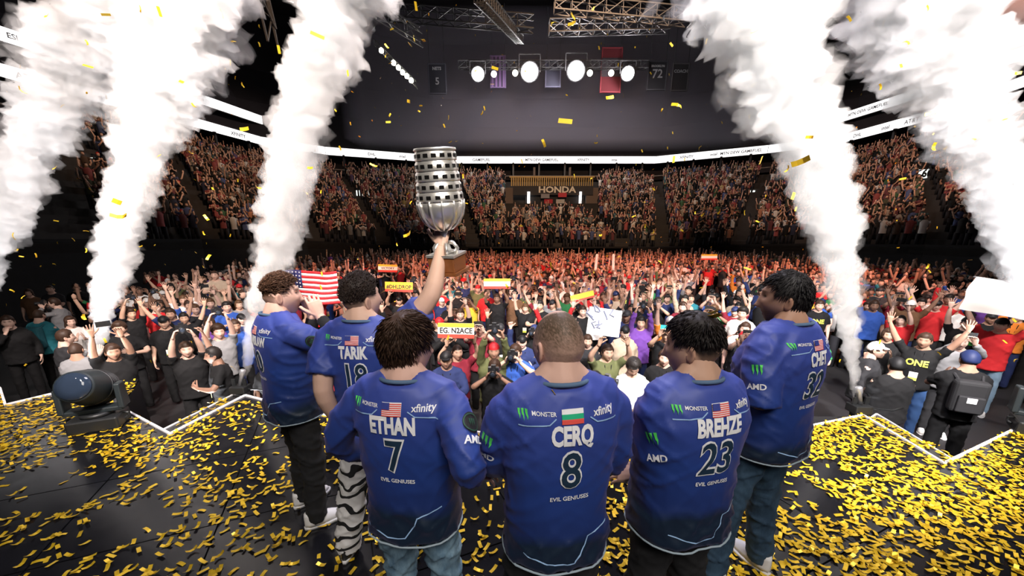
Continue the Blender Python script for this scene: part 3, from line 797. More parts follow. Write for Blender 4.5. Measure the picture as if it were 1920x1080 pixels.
# lit signs in the stands
for (x, y, w_, h_, Y, lab) in ((680, 362, 22, 10, 46, 'small white lit sign in the stand left of the trophy'), (1246, 371, 18, 9, 52, 'small white lit sign in the stand right of the club box'), (1405, 362, 20, 10, 46, 'small white lit sign in the stand beside the right plume'),
        (179, 305, 34, 18, 27, 'white lit panel in the left stand behind the second plume'), (370, 331, 26, 12, 34, 'white lit sign in the left stand between the plumes'), (1735, 326, 30, 16, 31, 'white lit sign reading 60 in the right stand')):
    o = fbox('lit_sign', x-w_/2, x+w_/2, y-h_/2, y+h_/2, Y, .2, M['screen'], lab, 'sign')
    if '60' in lab:
        g = text_geo('60', .75, .03, 1, 2); co = get_co(g); set_co(g, np.stack([co[:, 0], np.full(len(co), -.12), co[:, 1]], 1)); g.materials.append(M['black_print']); link('lettering', g, o)
# ------------------------------------------------------------------ stage
def stage_panel_material():
    m, nt, b = new_mat('stage_panel'); b.inputs['Base Color'].default_value = (.008, .008, .010, 1); b.inputs['Specular IOR Level'].default_value = .35
    tc = nt.nodes.new('ShaderNodeTexCoord'); nz = nt.nodes.new('ShaderNodeTexNoise'); nz.inputs['Scale'].default_value = 5; nz.inputs['Detail'].default_value = 6
    mr = nt.nodes.new('ShaderNodeMapRange'); mr.inputs['To Min'].default_value = .10; mr.inputs['To Max'].default_value = .30
    nt.links.new(tc.outputs['Object'], nz.inputs['Vector']); nt.links.new(nz.outputs['Fac'], mr.inputs['Value']); nt.links.new(mr.outputs['Result'], b.inputs['Roughness']); return m
M['stage_panel'] = stage_panel_material()
M['stage_black'] = mat('stage_black', (.010, .010, .011), .7)
M['edge_white'] = mat('edge_white', (.85, .83, .86), .5)
DECK = [(-9.5, -3.5), (-9.5, 6.2), (-6.95, 4.85), (-6.22, 4.33), (-5.96, 4.82), (-5.4, 5.2), (-4.74, 4.26), (-3.59, 3.62), (-3.47, 4.62), (-2.25, 4.07), (1.0, 3.35), (1.3, 3.38), (3.26, 3.79), (4.06, 4.05),
        (3.95, 3.08), (5.11, 3.59), (7.4, 4.6), (9.5, 4.6), (9.5, -3.5)][::-1]
mb = MB(); mb.prism(DECK, ZF, -.03); mb.build('stage_deck', M['stage_black'])['kind'] = 'structure'
deck = empty('floor_stage', (0, 0, 0)); deck['kind'] = 'structure'
# panels: a rotated grid of deck squares clipped to the outline, with narrow joints
def clip_poly(poly, px, py, s, rot):
    return poly
bmd = bmesh.new(); vs = [bmd.verts.new((x, y, 0)) for x, y in DECK]; bmd.faces.new(vs)
A = math.radians(24); ca, sa = math.cos(A), math.sin(A)
for ang in (A, A+math.pi/2):
    nx, ny = math.cos(ang), math.sin(ang)
    for k in range(-12, 13):
        bmesh.ops.bisect_plane(bmd, geom=bmd.verts[:]+bmd.edges[:]+bmd.faces[:], plane_co=(nx*k*1.0, ny*k*1.0, 0), plane_no=(nx, ny, 0), dist=1e-5)
bmd.faces.ensure_lookup_table()
for f in bmd.faces:
    P = [v.co.copy() for v in f.verts]; c = f.calc_center_median(); area = f.calc_area()
    if area < .01 or c.y < -2.2: continue
    if f.normal.z < 0: P = P[::-1]
    Q = [c+(p-c)*(1-.008/max(.15, (p-c).length)) for p in P]
    q = MB(); q.prism([((p-c).x, (p-c).y) for p in Q], -.028, 0.0); o = q.build('panel', M['stage_panel'], deck); o.location = c
bmd.free()
# white edge strips
edges = MB()
es = [((-9.5, 6.2), (-6.95, 4.85)), ((-6.95, 4.85), (-6.22, 4.33)), ((-6.22, 4.33), (-5.96, 4.82)), ((-4.74, 4.26), (-3.59, 3.62)), ((-3.59, 3.62), (-3.47, 4.62)), ((-3.47, 4.62), (-2.25, 4.07)), ((-2.25, 4.07), (1.0, 3.35)), ((1.0, 3.35), (1.3, 3.38)), ((1.3, 3.38), (3.26, 3.79)), ((3.26, 3.79), (4.06, 4.05)),
      ((4.06, 4.05), (3.95, 3.08)), ((3.95, 3.08), (5.11, 3.59)), ((5.11, 3.59), (7.4, 4.6))]
tr = empty('trim_stage_edge', (0, 0, 0)); tr['kind'] = 'structure'
for a, b in es:
    q = MB(); q.bar((*a, .004), (*b, .004), .022, .03); q.build('edge_strip', M['edge_white'], tr)
# glass-topped ledges along the two notches
M['ledge'] = mat('ledge', (.03, .03, .032), .25)
for poly, lab in (([(-3.60, 3.64), (-3.49, 4.66), (-3.75, 4.80), (-3.86, 3.80)], 0), ([(4.08, 4.02), (3.97, 3.10), (4.22, 3.21), (4.38, 4.21)], 1)):
    q = MB(); q.prism(poly if lab else poly, -.12, -.06); o = q.build('trim_ledge', M['ledge']); o['kind'] = 'structure'
    for i in range(4):
        e = MB(); e.bar((*poly[i], -.055), (*poly[(i+1) % 4], -.055), .014, .016); e.build('edge_strip', M['edge_white'], o)
# stage front barrier rail and step units seen past the right player
stp = empty('stage_steps', (3.4, 4.1, ZF)); tag(stp, 'black stepped unit with dark treads below the right stage edge', 'steps')
for k in range(4):
    q = MB(); q.box((0, .12+.24*k, -ZF-.16-.18*k-.02), (1.7, .24, .05)); q.build('tread', M['shiny_black'] if 'shiny_black' in M else mat('shiny_black', (.02, .02, .022), .25), stp)
    q = MB(); q.box((0, .02+.24*k, -ZF-.26-.18*k), (1.7, .03, .16)); q.build('riser', M['stage_black'], stp)
q = MB(); q.box((-.86, .5, .42), (.04, 1.0, .84)); q.build('side', M['stage_black'], stp)

# moving head light on the left of the stage
M['fixture'] = mat('fixture', (.014, .020, .023), .5); M['fixture_dark'] = mat('fixture_dark', (.012, .013, .014), .45); M['lens'] = mat('lens', (.02, .03, .05), .05)
def moving_head(loc, rz, tilt, label, s=1.0):
    root = empty('moving_head_light', loc, rz); root.scale = (s, s, s); tag(root, label, 'stage light', 'moving head lights on the stage')
    q = MB(); q.box((0, 0, .07), (.40, .30, .14)); o = q.build('base', M['fixture_dark'], root)
    bv = o.modifiers.new('b', 'BEVEL'); bv.width = .02; bv.segments = 2
    for sx in (-1, 1):
        h = MB(); h.tube([(sx*.2, 0, .06), (sx*.235, 0, .08), (sx*.235, 0, .12), (sx*.2, 0, .13)], .012, 6); h.build('handle', M['fixture_dark'], o)
    q = MB(); q.lathe([(.13, .14), (.13, .17), (.11, .18)], 20); q.build('pan_bearing', M['fixture_dark'], root, True)
    y = MB(); y.box((0, 0, .20), (.46, .14, .05))
    for sx in (-1, 1):
        y.add([(sx*.20, -.08, .2), (sx*.20, .08, .2), (sx*.20, .06, .46), (sx*.20, -.06, .46), (sx*.25, -.08, .2), (sx*.25, .08, .2), (sx*.25, .06, .46), (sx*.25, -.06, .46)], [(0, 1, 2, 3), (4, 7, 6, 5), (0, 4, 5, 1), (1, 5, 6, 2), (2, 6, 7, 3), (3, 7, 4, 0)])
    o = y.build('yoke', M['fixture'], root); bv = o.modifiers.new('b', 'BEVEL'); bv.width = .012; bv.segments = 2
    R = Matrix.Rotation(tilt, 3, 'X')
    q = MB(); q.lathe([(.05, -.26), (.12, -.25), (.165, -.20), (.18, -.08), (.18, .02), (.165, .12), (.15, .22), (.145, .24)], 24, 0, (0, 0, .44), R)
    hd = q.build('head', M['fixture'], root, True)
    q = MB(); q.lathe([(.135, .235), (.13, .255), (.06, .27), (.01, .272)], 24, 0, (0, 0, .44), R); q.build('lens', M['lens'], hd, True)
    for k in range(5):
        q = MB(); q.lathe([(.176+.006, -.16+.035*k), (.187, -.155+.035*k), (.187, -.145+.035*k), (.176+.006, -.14+.035*k)], 24, 0, (0, 0, .44), R); q.build('cooling_fin', M['fixture_dark'], hd, True)
    return root
p = at_z(190, 800, 0)
moving_head((p.x, p.y, 0), math.radians(25), math.radians(68), 'dark grey moving head light at the left stage edge under the second plume', 1.05)
p = at_z(1925, 815, 0)
moving_head((p.x+.15, p.y, 0), math.radians(-40), math.radians(55), 'dark moving head light at the right edge of the picture', 1.05)
# jet nozzles
M['nozzle'] = mat('nozzle', (.55, .56, .6), .3, metal=.7)
def jet(loc, d, label):
    root = empty('smoke_jet', loc); tag(root, label, 'smoke machine', 'smoke jets at the stage edge'); d = Vector(d).normalized()
    q = MB(); q.box((0, 0, .05), (.20, .16, .10)); o = q.build('base', M['fixture_dark'], root); bv = o.modifiers.new('b', 'BEVEL'); bv.width = .012; bv.segments = 2
    R = d.to_track_quat('Z', 'Y').to_matrix()
    q = MB(); q.lathe([(.028, .0), (.028, .16), (.034, .17), (.034, .24), (.024, .25)], 14, 0, (0, 0, .08), R); q.build('nozzle', M['nozzle'], root, True)
    for sx in (-.07, .07): q = MB(); q.bar((sx, 0, .1), (sx, 0, .19), .02, .05); q.build('bracket', M['fixture_dark'], root)
    q = MB(); q.tube([(.1, .0, .05), (.22, .05, .02), (.4, .0, .015), (.6, .08, .012)], .011, 6); q.build('hose', M['fixture_dark'], root, True)
# ------------------------------------------------------------------ the six people on stage
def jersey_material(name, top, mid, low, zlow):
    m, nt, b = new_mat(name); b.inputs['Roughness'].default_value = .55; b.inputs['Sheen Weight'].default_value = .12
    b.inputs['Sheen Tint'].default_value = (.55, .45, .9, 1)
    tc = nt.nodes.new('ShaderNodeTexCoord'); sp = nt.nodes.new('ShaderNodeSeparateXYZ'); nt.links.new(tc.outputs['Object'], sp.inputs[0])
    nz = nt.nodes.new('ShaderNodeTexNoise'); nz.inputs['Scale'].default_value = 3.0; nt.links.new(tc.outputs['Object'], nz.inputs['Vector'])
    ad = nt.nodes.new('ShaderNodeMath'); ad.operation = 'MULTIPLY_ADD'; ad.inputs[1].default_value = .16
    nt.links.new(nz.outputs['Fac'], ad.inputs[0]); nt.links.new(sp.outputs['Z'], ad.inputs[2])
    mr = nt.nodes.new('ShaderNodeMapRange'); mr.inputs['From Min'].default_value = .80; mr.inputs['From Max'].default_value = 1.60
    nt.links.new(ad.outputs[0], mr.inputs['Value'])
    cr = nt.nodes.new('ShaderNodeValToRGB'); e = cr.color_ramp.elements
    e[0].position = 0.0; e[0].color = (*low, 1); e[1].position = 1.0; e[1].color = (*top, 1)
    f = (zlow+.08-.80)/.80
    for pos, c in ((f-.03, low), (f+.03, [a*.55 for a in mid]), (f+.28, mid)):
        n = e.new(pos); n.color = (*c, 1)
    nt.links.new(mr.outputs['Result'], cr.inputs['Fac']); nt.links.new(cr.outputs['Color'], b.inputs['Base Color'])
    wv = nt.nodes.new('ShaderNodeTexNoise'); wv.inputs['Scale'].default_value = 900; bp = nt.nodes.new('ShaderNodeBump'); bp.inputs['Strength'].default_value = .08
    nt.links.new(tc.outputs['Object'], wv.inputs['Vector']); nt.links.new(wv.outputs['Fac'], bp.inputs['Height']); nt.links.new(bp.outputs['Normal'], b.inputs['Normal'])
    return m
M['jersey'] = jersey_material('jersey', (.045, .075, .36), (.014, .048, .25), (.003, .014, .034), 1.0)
M['piping'] = mat('piping', (.32, .40, .46), .7)
M['collar'] = mat('collar', (.10, .17, .28), .8)
M['black_cloth'] = mat('black_cloth', (.012, .012, .014), .9, noise_amt=.3, nscale=40)
M['gold_foil'] = mat('gold_foil', (.95, .60, .05), .28, metal=.75, noise_amt=.25, nscale=9)
def denim(name, a, b_):
    m, nt, b = new_mat(name); b.inputs['Roughness'].default_value = .85
    tc = nt.nodes.new('ShaderNodeTexCoord'); n1 = nt.nodes.new('ShaderNodeTexNoise'); n1.inputs['Scale'].default_value = 7; n1.inputs['Detail'].default_value = 8; n1.inputs['Roughness'].default_value = .75
    mp = nt.nodes.new('ShaderNodeMapping'); mp.inputs['Scale'].default_value = (1.5, 1.5, .5); nt.links.new(tc.outputs['Object'], mp.inputs[0]); nt.links.new(mp.outputs[0], n1.inputs['Vector'])
    cr = nt.nodes.new('ShaderNodeValToRGB'); cr.color_ramp.elements[0].position = .36; cr.color_ramp.elements[0].color = (*a, 1); cr.color_ramp.elements[1].position = .64; cr.color_ramp.elements[1].color = (*b_, 1)
    nt.links.new(n1.outputs['Fac'], cr.inputs['Fac']); nt.links.new(cr.outputs['Color'], b.inputs['Base Color']); return m
M['jeans_light'] = denim('jeans_light', (.07, .15, .24), (.26, .40, .50))
M['jeans_dark'] = denim('jeans_dark', (.012, .035, .07), (.04, .085, .14))
M['jeans_mid'] = denim('jeans_mid', (.04, .09, .20), (.12, .22, .40))
def stripe_trousers():
    m, nt, b = new_mat('striped_trousers'); b.inputs['Roughness'].default_value = .85
    tc = nt.nodes.new('ShaderNodeTexCoord'); wv = nt.nodes.new('ShaderNodeTexWave'); wv.bands_direction = 'Z'; wv.wave_profile = 'SIN'
    wv.inputs['Scale'].default_value = 3.2; wv.inputs['Distortion'].default_value = 9; wv.inputs['Detail'].default_value = 2; wv.inputs['Detail Scale'].default_value = 1.6
    nt.links.new(tc.outputs['Object'], wv.inputs['Vector'])
    cr = nt.nodes.new('ShaderNodeValToRGB'); cr.color_ramp.interpolation = 'CONSTANT'
    cr.color_ramp.elements[0].color = (.012, .012, .014, 1); cr.color_ramp.elements[1].position = .24; cr.color_ramp.elements[1].color = (.85, .83, .82, 1)
    nt.links.new(wv.outputs['Fac'], cr.inputs['Fac']); nt.links.new(cr.outputs['Color'], b.inputs['Base Color']); return m
M['striped_trousers'] = stripe_trousers()
M['shoe_white'] = mat('shoe_white', (.85, .84, .84), .5); M['shoe_dark'] = mat('shoe_dark', (.02, .02, .022), .5)

def claw_polys(s):
    out = []
    for i, (x, h) in enumerate(((-.36, .92), (0.0, 1.05), (.36, .90))):
        x *= s
        out.append([(x-.12*s, .5*s), (x+.13*s, .5*s), (x+.10*s, .1*s), (x+.14*s, -.1*s), (x+.05*s, -.55*s*h), (x+.02*s, -.2*s), (x-.07*s, -.05*s)])
    return out
def rect(x0, x1, y0, y1): return [(x0, y0), (x1, y0), (x1, y1), (x0, y1)]
def ring_poly(cx, cy, r0, r1, n=20):
    P = lambda r, k: (cx+r*math.cos(2*math.pi*k/n), cy+r*math.sin(2*math.pi*k/n))
    return [[P(r0, k), P(r1, k), P(r1, k+1), P(r0, k+1)] for k in range(n)]
def stroke(pts, w):
    out = []
    for (x0, y0), (x1, y1) in zip(pts[:-1], pts[1:]):
        d = Vector((x1-x0, y1-y0)).normalized(); n = Vector((-d.y, d.x))*w/2; e = d*w*.35
        out.append([(x0-e.x-n.x, y0-e.y-n.y), (x1+e.x-n.x, y1+e.y-n.y), (x1+e.x+n.x, y1+e.y+n.y), (x0-e.x+n.x, y0-e.y+n.y)])
    return out

def calm(x, y, z):
    # the print lies flat between the shoulder blades; cloth bunches at the waist, flanks and sleeves
    f = max(0, min(1, (abs(x)-.10)/.07)); g = max(0, min(1, (1.06-z)/.10))
    return .22+.62*max(f*.8, g)
def hero(label, D, X, h, rz, arms, head=(0, 0, 0), bulk=1.0, skin=(.7, .45, .36), hair=None, sleeve=.85, under=None, trousers='black_cloth', feet_world=None,
         name='', number='', flag='us', shoe='shoe_white', seed=0, lean=(0, 0), hem_z=.82, name_size=.088, beard=0.0, emblem=None, armr=1.0, long_r=.050, tr=(.098, .078, .062), sl_r=.072):
    R = Matrix.Rotation(-rz, 3, 'Z'); base = Vector((X, D, 0)); loc = lambda p: R @ (Vector(p)-base)
    feet = None
    if feet_world: feet = [tuple(loc((p[0], p[1], 0)))[:2] for p in feet_world]
    J = skeleton(h, lean, feet=feet, head_z=1.606); s = J['s']; hands = {}
    for k in 'lr':
        wr, pole, hd, palm, cu, sp = arms[k]
        J['el_'+k], J['wr_'+k] = ik(J['sh_'+k], loc(wr), R @ Vector(pole), .30*s, .265*s)
        if hd: hands[k] = (R @ Vector(hd), R @ Vector(palm), cu, sp)
    HM = head_matrix(J, *head)
    me = body_mesh(J, HM, hands, .008, (64, 48), beard, .0035, armr=armr, name='person')
    P = link('person', me); P.location = base; P.rotation_euler = (0, 0, rz); P.color = (*skin, 1)
    tag(P, label, 'person', 'players on the stage')
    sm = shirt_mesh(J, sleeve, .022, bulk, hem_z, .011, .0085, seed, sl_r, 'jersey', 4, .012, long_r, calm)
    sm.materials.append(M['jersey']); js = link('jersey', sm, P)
    if under:
        um = shirt_mesh(J, 1.93, -.004, bulk, .9, .014, .003, seed+3, .054, 'undershirt', 3, 0, .038); um.materials.append(M['black_cloth'])
        link('undershirt', um, P)
    tm = trousers_mesh(J, .012, .008, seed, tr, hipw=.168*bulk); tm.materials.append(M[trousers]); link('trousers', tm, P)
    for k in 'lr':
        sb = MB(); shoe_geo(sb, J['ank_'+k], 0.15*(1 if k == 'l' else -1), s*1.02); sb.build('shoe', [M[shoe], M['shoe_white']], P, True)
    hkw = dict(hair); hc = hkw.pop('col'); hm = hair_shell(HM, col=hc, skin=[c*.95 for c in skin], seed=seed, **hkw); link('hair', hm, P).color = (1, 1, 1, 1)
    # collar and hem piping
    co = get_co(sm); nk = J['neck']
    cb = MB(); cb.tube([nk+Vector((math.cos(a)*.086*s, -.016+math.sin(a)*.082*s, .006*s+.012*s*-math.sin(a))) for a in [2*math.pi*i/24 for i in range(25)]], .008*s, 8)
    cb.build('collar', M['collar'], js, True)
    zb = co[:, 2].min()+.014; band = co[(co[:, 2] < zb+.02)]; ctr = band[:, :2].mean(0)
    ang = np.arctan2(band[:, 1]-ctr[1], band[:, 0]-ctr[0]); rad_ = np.hypot(band[:, 0]-ctr[0], band[:, 1]-ctr[1]); pts = []
    for i in range(37):
        a = 2*math.pi*i/36; dd = np.abs((ang-a+math.pi) % (2*math.pi)-math.pi) < .25; r = np.percentile(rad_[dd], 92) if dd.any() else .17
        pts.append((ctr[0]+r*math.cos(a), ctr[1]+r*math.sin(a), zb))
    hb = MB(); hb.tube(pts, .0042, 6); hb.build('hem_piping', M['piping'], js, True)
    # print on the back
    bv = BVHTree.FromPolygons([v.co for v in sm.vertices], [p.vertices for p in sm.polygons])
    bk = lambda me2, x, z, m, nm, off=.0035, rot=0.0: drape(me2, bv, (x+lean[0]*.8, 0, z*s), (1, 0, 0), (0, 0, 1), (0, 1, 0), M[m], nm, js, .012, off, rot)
    if name: bk(text_geo(name, name_size, .0042, .60), 0, 1.368, 'white_print', 'name_lettering')
    if number:
        bk(text_geo(number, .185, .0085, .78), 0, 1.243, 'white_print', 'number_outline'); bk(text_geo(number, .185, .0018, .78), 0, 1.243, 'dark_print', 'number', .0065)
    bk(text_geo('EVIL GENIUSES', .022, .0004, .95), 0, 1.142, 'white_print', 'team_lettering')
    bk(text_geo('EVIL GENIUSES', .022, .0004, .95), .085, .852, 'white_print', 'hem_lettering')
    fw, fh = .036, .0235; fz = 1.432
    if flag == 'us':
        bk(poly_geo([rect(-fw, fw, -fh, fh)]), 0, fz, 'white_print', 'flag_patch')
        bk(poly_geo([rect(-fw, fw, -fh+fh*2/7*i, -fh+fh*2/7*(i+.5)) for i in range(7)]), 0, fz, 'red_print', 'flag_stripes', .0055)
        bk(poly_geo([rect(-fw, -fw*.15, 0, fh)]), 0, fz, 'blue_print', 'flag_canton', .0075)
    else:
        for i, m in enumerate(('white_print', 'flag_green', 'red_print')):
            bk(poly_geo([rect(-fw, fw, fh-fh*2/3*(i+1), fh-fh*2/3*i)]), 0, fz, m, 'flag_stripe')
    bk(poly_geo(claw_polys(.030)), -.152, 1.434, 'green_print', 'claw_logo'); bk(text_geo('MONSTER', .018, .0003, .9), -.090, 1.440, 'white_print', 'sponsor_lettering')
    bk(text_geo('xfinity', .036, .0006, .9), .112, 1.436, 'white_print', 'sponsor_lettering')
    bk(poly_geo(stroke([(-.165, -.006), (-.075, .004), (-.055, .022)], .004)), 0, 1.405, 'pale_blue', 'shoulder_line')
    bk(poly_geo(stroke([(.165, -.004), (.085, .002), (.060, .020)], .004)), 0, 1.405, 'pale_blue', 'shoulder_line')
    bk(poly_geo(stroke([(-.15, .0), (-.05, -.03), (.02, -.028), (.06, .03), (.07, .06), (.15, .085)], .0045)), 0, .93, 'pale_blue', 'waist_line')
    # sleeve marks, on the side the picture shows
    for k, kind in (emblem or {}).items():
        q = -1 if k == 'l' else 1; d = (J['el_'+k]-J['sh_'+k]).normalized(); org = J['sh_'+k]+d*.15*s
        vdir = Vector((X, D, 1.3))-Vector((0, 0, CAMH)); vl = (R @ vdir).normalized()
        ind = Vector((-q*.8, 0, 0))+Vector((vl.x*.7, vl.y*1.0, 0)); ind = (ind-d*ind.dot(d)).normalized(); xd = ind.cross(-d)
        dr = lambda me2, t, m, nm, off=.0035, rot=0.0: drape(me2, bv, org+d*t, xd, -d, ind, M[m], nm, js, .012, off, rot)
        if kind == 'circle':
            dr(poly_geo([[(math.cos(a)*.034, math.sin(a)*.040) for a in [2*math.pi*i/24 for i in range(24)]]]), -.02, 'black_print', 'sleeve_badge')
            dr(poly_geo(ring_poly(0, 0, .030, .034)), -.02, 'dim_green_print', 'badge_ring', .006); dr(poly_geo(claw_polys(.026)), -.02, 'dim_green_print', 'badge_mark', .006)
        else:
            dr(poly_geo(claw_polys(.048)), -.035, 'green_print', 'claw_logo')
        dr(text_geo('AMD', .038, .001, .95), .045, 'white_print', 'sleeve_lettering')
    return P, J, R, base

topt = lambda a, b: (lambda v: a+b*max(0, min(1, (v.z-.01)/.08)))
players = {}
# far left, in profile, hands raised to his mouth
players['a'] = hero('person at far left of the stage in profile, black sleeves, hands raised to mouth', 2.33, -1.44, 1.86, math.radians(-42),
    {'l': (at_y(585, 590, 2.50), (.6, .2, -1), (-.25, -.1, .95), (-.3, -1, 0), .5, .1), 'r': (at_y(600, 592, 2.36), (.9, -.1, -.8), (-.35, .1, .9), (-.4, .9, 0), .5, .1)},
    head=(math.radians(-18), 0.03, 0), skin=(.70, .44, .35), hair=dict(col=(.075, .035, .018), thick=topt(.002, .014), fade=.13, tufts=3500, tl=.030, comb=(.1, .8, .35), top_only=.03, lay=.15),
    sleeve=.62, under=True, name='STANISLAW', number='10', seed=1, name_size=.075, feet_world=[at_z(572, 945, 0), at_z(596, 985, 0)], emblem={'r': 'circle'}, tr=(.095, .075, .058))
# holds the trophy
players['b'] = hero('person in striped black and white trousers holding a silver trophy overhead', 2.05, -.80, 1.885, math.radians(-4),
    {'l': (at_y(640, 800, 2.00), (-.2, -1, 0), (.05, .05, -1), (1, .1, 0), .3, .08), 'r': (at_y(827, 462, 2.12), (.5, -.6, -.4), (.05, .25, .95), (.1, .95, -.2), .55, .28)},
    head=(math.radians(-36), .12, .05), skin=(.66, .42, .32), hair=dict(col=(.022, .013, .010), thick=topt(.003, .020), fade=.12, tufts=5000, tl=.024, comb=(0, .1, .25), top_only=.015),
    sleeve=.72, trousers='striped_trousers', name='TARIK', number='18', seed=2, shoe='shoe_dark', feet_world=[at_z(654, 1040, 0), (-.66, 2.2)], emblem={'r': 'circle'}, lean=(-.02, 0), sl_r=.078, armr=1.08, tr=(.10, .085, .075))
# number 7
players['c'] = hero('person in number 7 blue jersey and faded light blue jeans', 1.38, -.405, 1.80, math.radians(-9),
    {'l': (at_y(706, 850, 1.62), (-.8, -.5, -.2), (.5, .8, .1), (0, 0, -1), .4, .1), 'r': (at_y(888, 868, 1.36), (.3, -1, -.5), (.75, .2, -.55), (-.2, .5, -.6), .35, .16)},
    head=(math.radians(-34), -.02, 0), skin=(.72, .45, .36), hair=dict(col=(.055, .028, .016), thick=topt(.006, .020), fade=.05, nape=-.070, tufts=9000, tl=.040, tw=.0019, comb=(.3, .5, .1), top_only=-.03, lay=.8),
    sleeve=1.88, trousers='jeans_light', name='ETHAN', number='7', seed=3, emblem={'r': 'circle'}, tr=(.092, .066, .060))
# number 8, Bulgarian flag
players['d'] = hero('person with cropped hair in number 8 blue jersey with white green red flag', 1.24, .165, 1.855, math.radians(11),
    {'l': (Vector((.06, 1.52, 1.12)), (-.6, -.3, -.9), (.6, .6, .2), (.6, -.4, 0), .4, .1), 'r': (Vector((.24, 1.54, 1.12)), (.6, -.3, -.9), (-.6, .6, .2), (-.6, -.4, 0), .4, .1)},
    head=(math.radians(16), -.04, 0), bulk=.98, skin=(.70, .44, .35), hair=dict(col=(.10, .066, .040), thick=.0015, fade=.17, rough=.0008, bald=1.0, front=.05, nape=-.085, nu=120, nv=90, speck=.55),
    sleeve=1.3, name='CERQ', number='8', flag='bg', seed=4, emblem={'l': 'claw'}, long_r=.058, sl_r=.077, armr=.92)
# number 23
players['e'] = hero('person with thick black hair in number 23 blue jersey and black trousers', 1.38, .70, 1.80, math.radians(15),
    {'l': (at_y(1198, 888, 1.50), (.5, -1, -.5), (-.8, .3, -.2), (.2, .5, -.8), .45, .1), 'r': (Vector((.66, 1.78, 1.1)), (.8, .2, -.8), (-.7, .3, .2), (0, .3, -.8), .45, .1)},
    head=(math.radians(36), -.06, 0), bulk=1.10, skin=(.56, .34, .24), hair=dict(col=(.016, .011, .010), thick=topt(.003, .022), fade=.10, tufts=4500, tl=.030, comb=(.1, .7, .1), top_only=.03, lay=.95, tw=.0015),
    sleeve=1.90, name='BREHZE', number='23', seed=5, emblem={'l': 'claw'}, sl_r=.078)
# number 32
players['f'] = hero('tall bearded person clapping in number 32 blue jersey and dark jeans', 1.88, 1.38, 1.915, math.radians(27),
    {'l': (at_y(1402, 688, 1.93), (-.1, -.5, -1), (-.15, .1, 1), (.2, 1, 0), .25, .1), 'r': (at_y(1418, 684, 2.07), (.2, .5, -1), (-.2, -.1, 1), (-.2, -1, 0), .25, .1)},
    head=(math.radians(30), 0.02, 0), bulk=1.10, skin=(.40, .225, .15), hair=dict(col=(.010, .008, .008), thick=topt(.007, .013), fade=.05, tufts=3500, tl=.030, comb=(0, .8, .1), nape=-.07, lay=1.0, tw=.0014, rough=.0022),
    sleeve=.95, trousers='jeans_dark', name='CHET', number='32', seed=6, beard=.75, emblem={'l': 'claw'}, feet_world=[at_z(1330, 1100, 0), at_z(1418, 1062, 0)], sl_r=.080)
# ------------------------------------------------------------------ trophy
M['silver'] = mat('silver', (.88, .85, .80), .30, metal=.82, bump=.05, nscale=60)
M['dark_slot'] = mat('dark_slot', (.015, .014, .014), .3, metal=.5)
M['wood'] = mat('wood', (.22, .075, .022), .35, noise_amt=.35, nscale=8, coat=.3)
grip = players['b'][3]+Matrix.Rotation(math.radians(-10), 3, 'Z') @ players['b'][1]['wr_r']
grip = grip+Vector((.012, .055, .075))
topw = at_y(813, 305, 2.05); ax = (topw-at_y(829, 445, 2.10)).normalized()
tro = empty('trophy', grip); tro.rotation_euler = ax.to_track_quat('Z', 'Y').to_euler()
tag(tro, 'tall silver cup trophy with slotted rings and wooden plinth, held overhead', 'trophy')
tiers = [(.118, .150), (.128-.012, .200), (.112, .250), (.108, .300), (.103, .350)]
q = MB(); q.lathe([(.020, .012), (.045, .02), (.080, .045), (.106, .085), (.117, .125), (.119, .15), (.110, .155)], 40); bowl = q.build('bowl', M['silver'], tro, True)
for k in range(12):
    a = 2*math.pi*k/12; r = MB(); r.tube([(math.cos(a)*R_, math.sin(a)*R_, Z) for R_, Z in ((.022, .012), (.052, .018), (.087, .043), (.112, .085), (.121, .13), (.121, .16))], .006, 6); r.build('rib', M['silver'], bowl, True)
for i in range(5):
    z = .155+.047*i; r0 = .1195-.0042*i; q = MB()
    q.lathe([(r0-.004, z), (r0+.001, z+.002), (r0+.0015, z+.006), (r0-.001, z+.038), (r0-.004, z+.041), (r0-.006, z+.044), (r0-.006, z+.047)], 48); rg = q.build('ring', M['silver'], tro, True)
    slot = MB(); slot.box((0, 0, 0), (.008, .024, .017)); sm_ = slot.mesh('slot', M['dark_slot'])
    for k in range(16):
        a = 2*math.pi*(k+.5*(i % 2))/16; o = link('slot', sm_, rg); o.location = (math.cos(a)*(r0-.002), math.sin(a)*(r0-.002), z+.022); o.rotation_euler = (0, 0, a)
q = MB(); q.lathe([(.102, .388), (.106, .392), (.102, .400), (.092, .398)], 40); q.build('rim', M['silver'], tro, True)
q = MB(); q.lathe([(.05, -.105), (.030, -.09), (.020, -.05), (.019, -.01), (.026, .015)], 20); q.build('stem', M['silver'], tro, True)
for k in range(6):
    a = 2*math.pi*k/6; r = MB(); r.tube([(math.cos(a)*R_, math.sin(a)*R_, Z) for R_, Z in ((.022, -.055), (.05, -.06), (.072, -.085), (.064, -.11), (.045, -.105))], .009, 6); r.build('scroll', M['silver'], tro, True)
q = MB(); q.box((0, 0, -.118), (.165, .165, .012)); q.build('plinth_cap', M['silver'], tro)
q = MB(); q.box((0, 0, -.165), (.155, .155, .082)); pl = q.build('plinth', M['wood'], tro); bv = pl.modifiers.new('b', 'BEVEL'); bv.width = .006; bv.segments = 2
q = MB(); q.box((0, 0, -.212), (.18, .18, .016)); q.build('plinth_foot', M['wood'], tro)

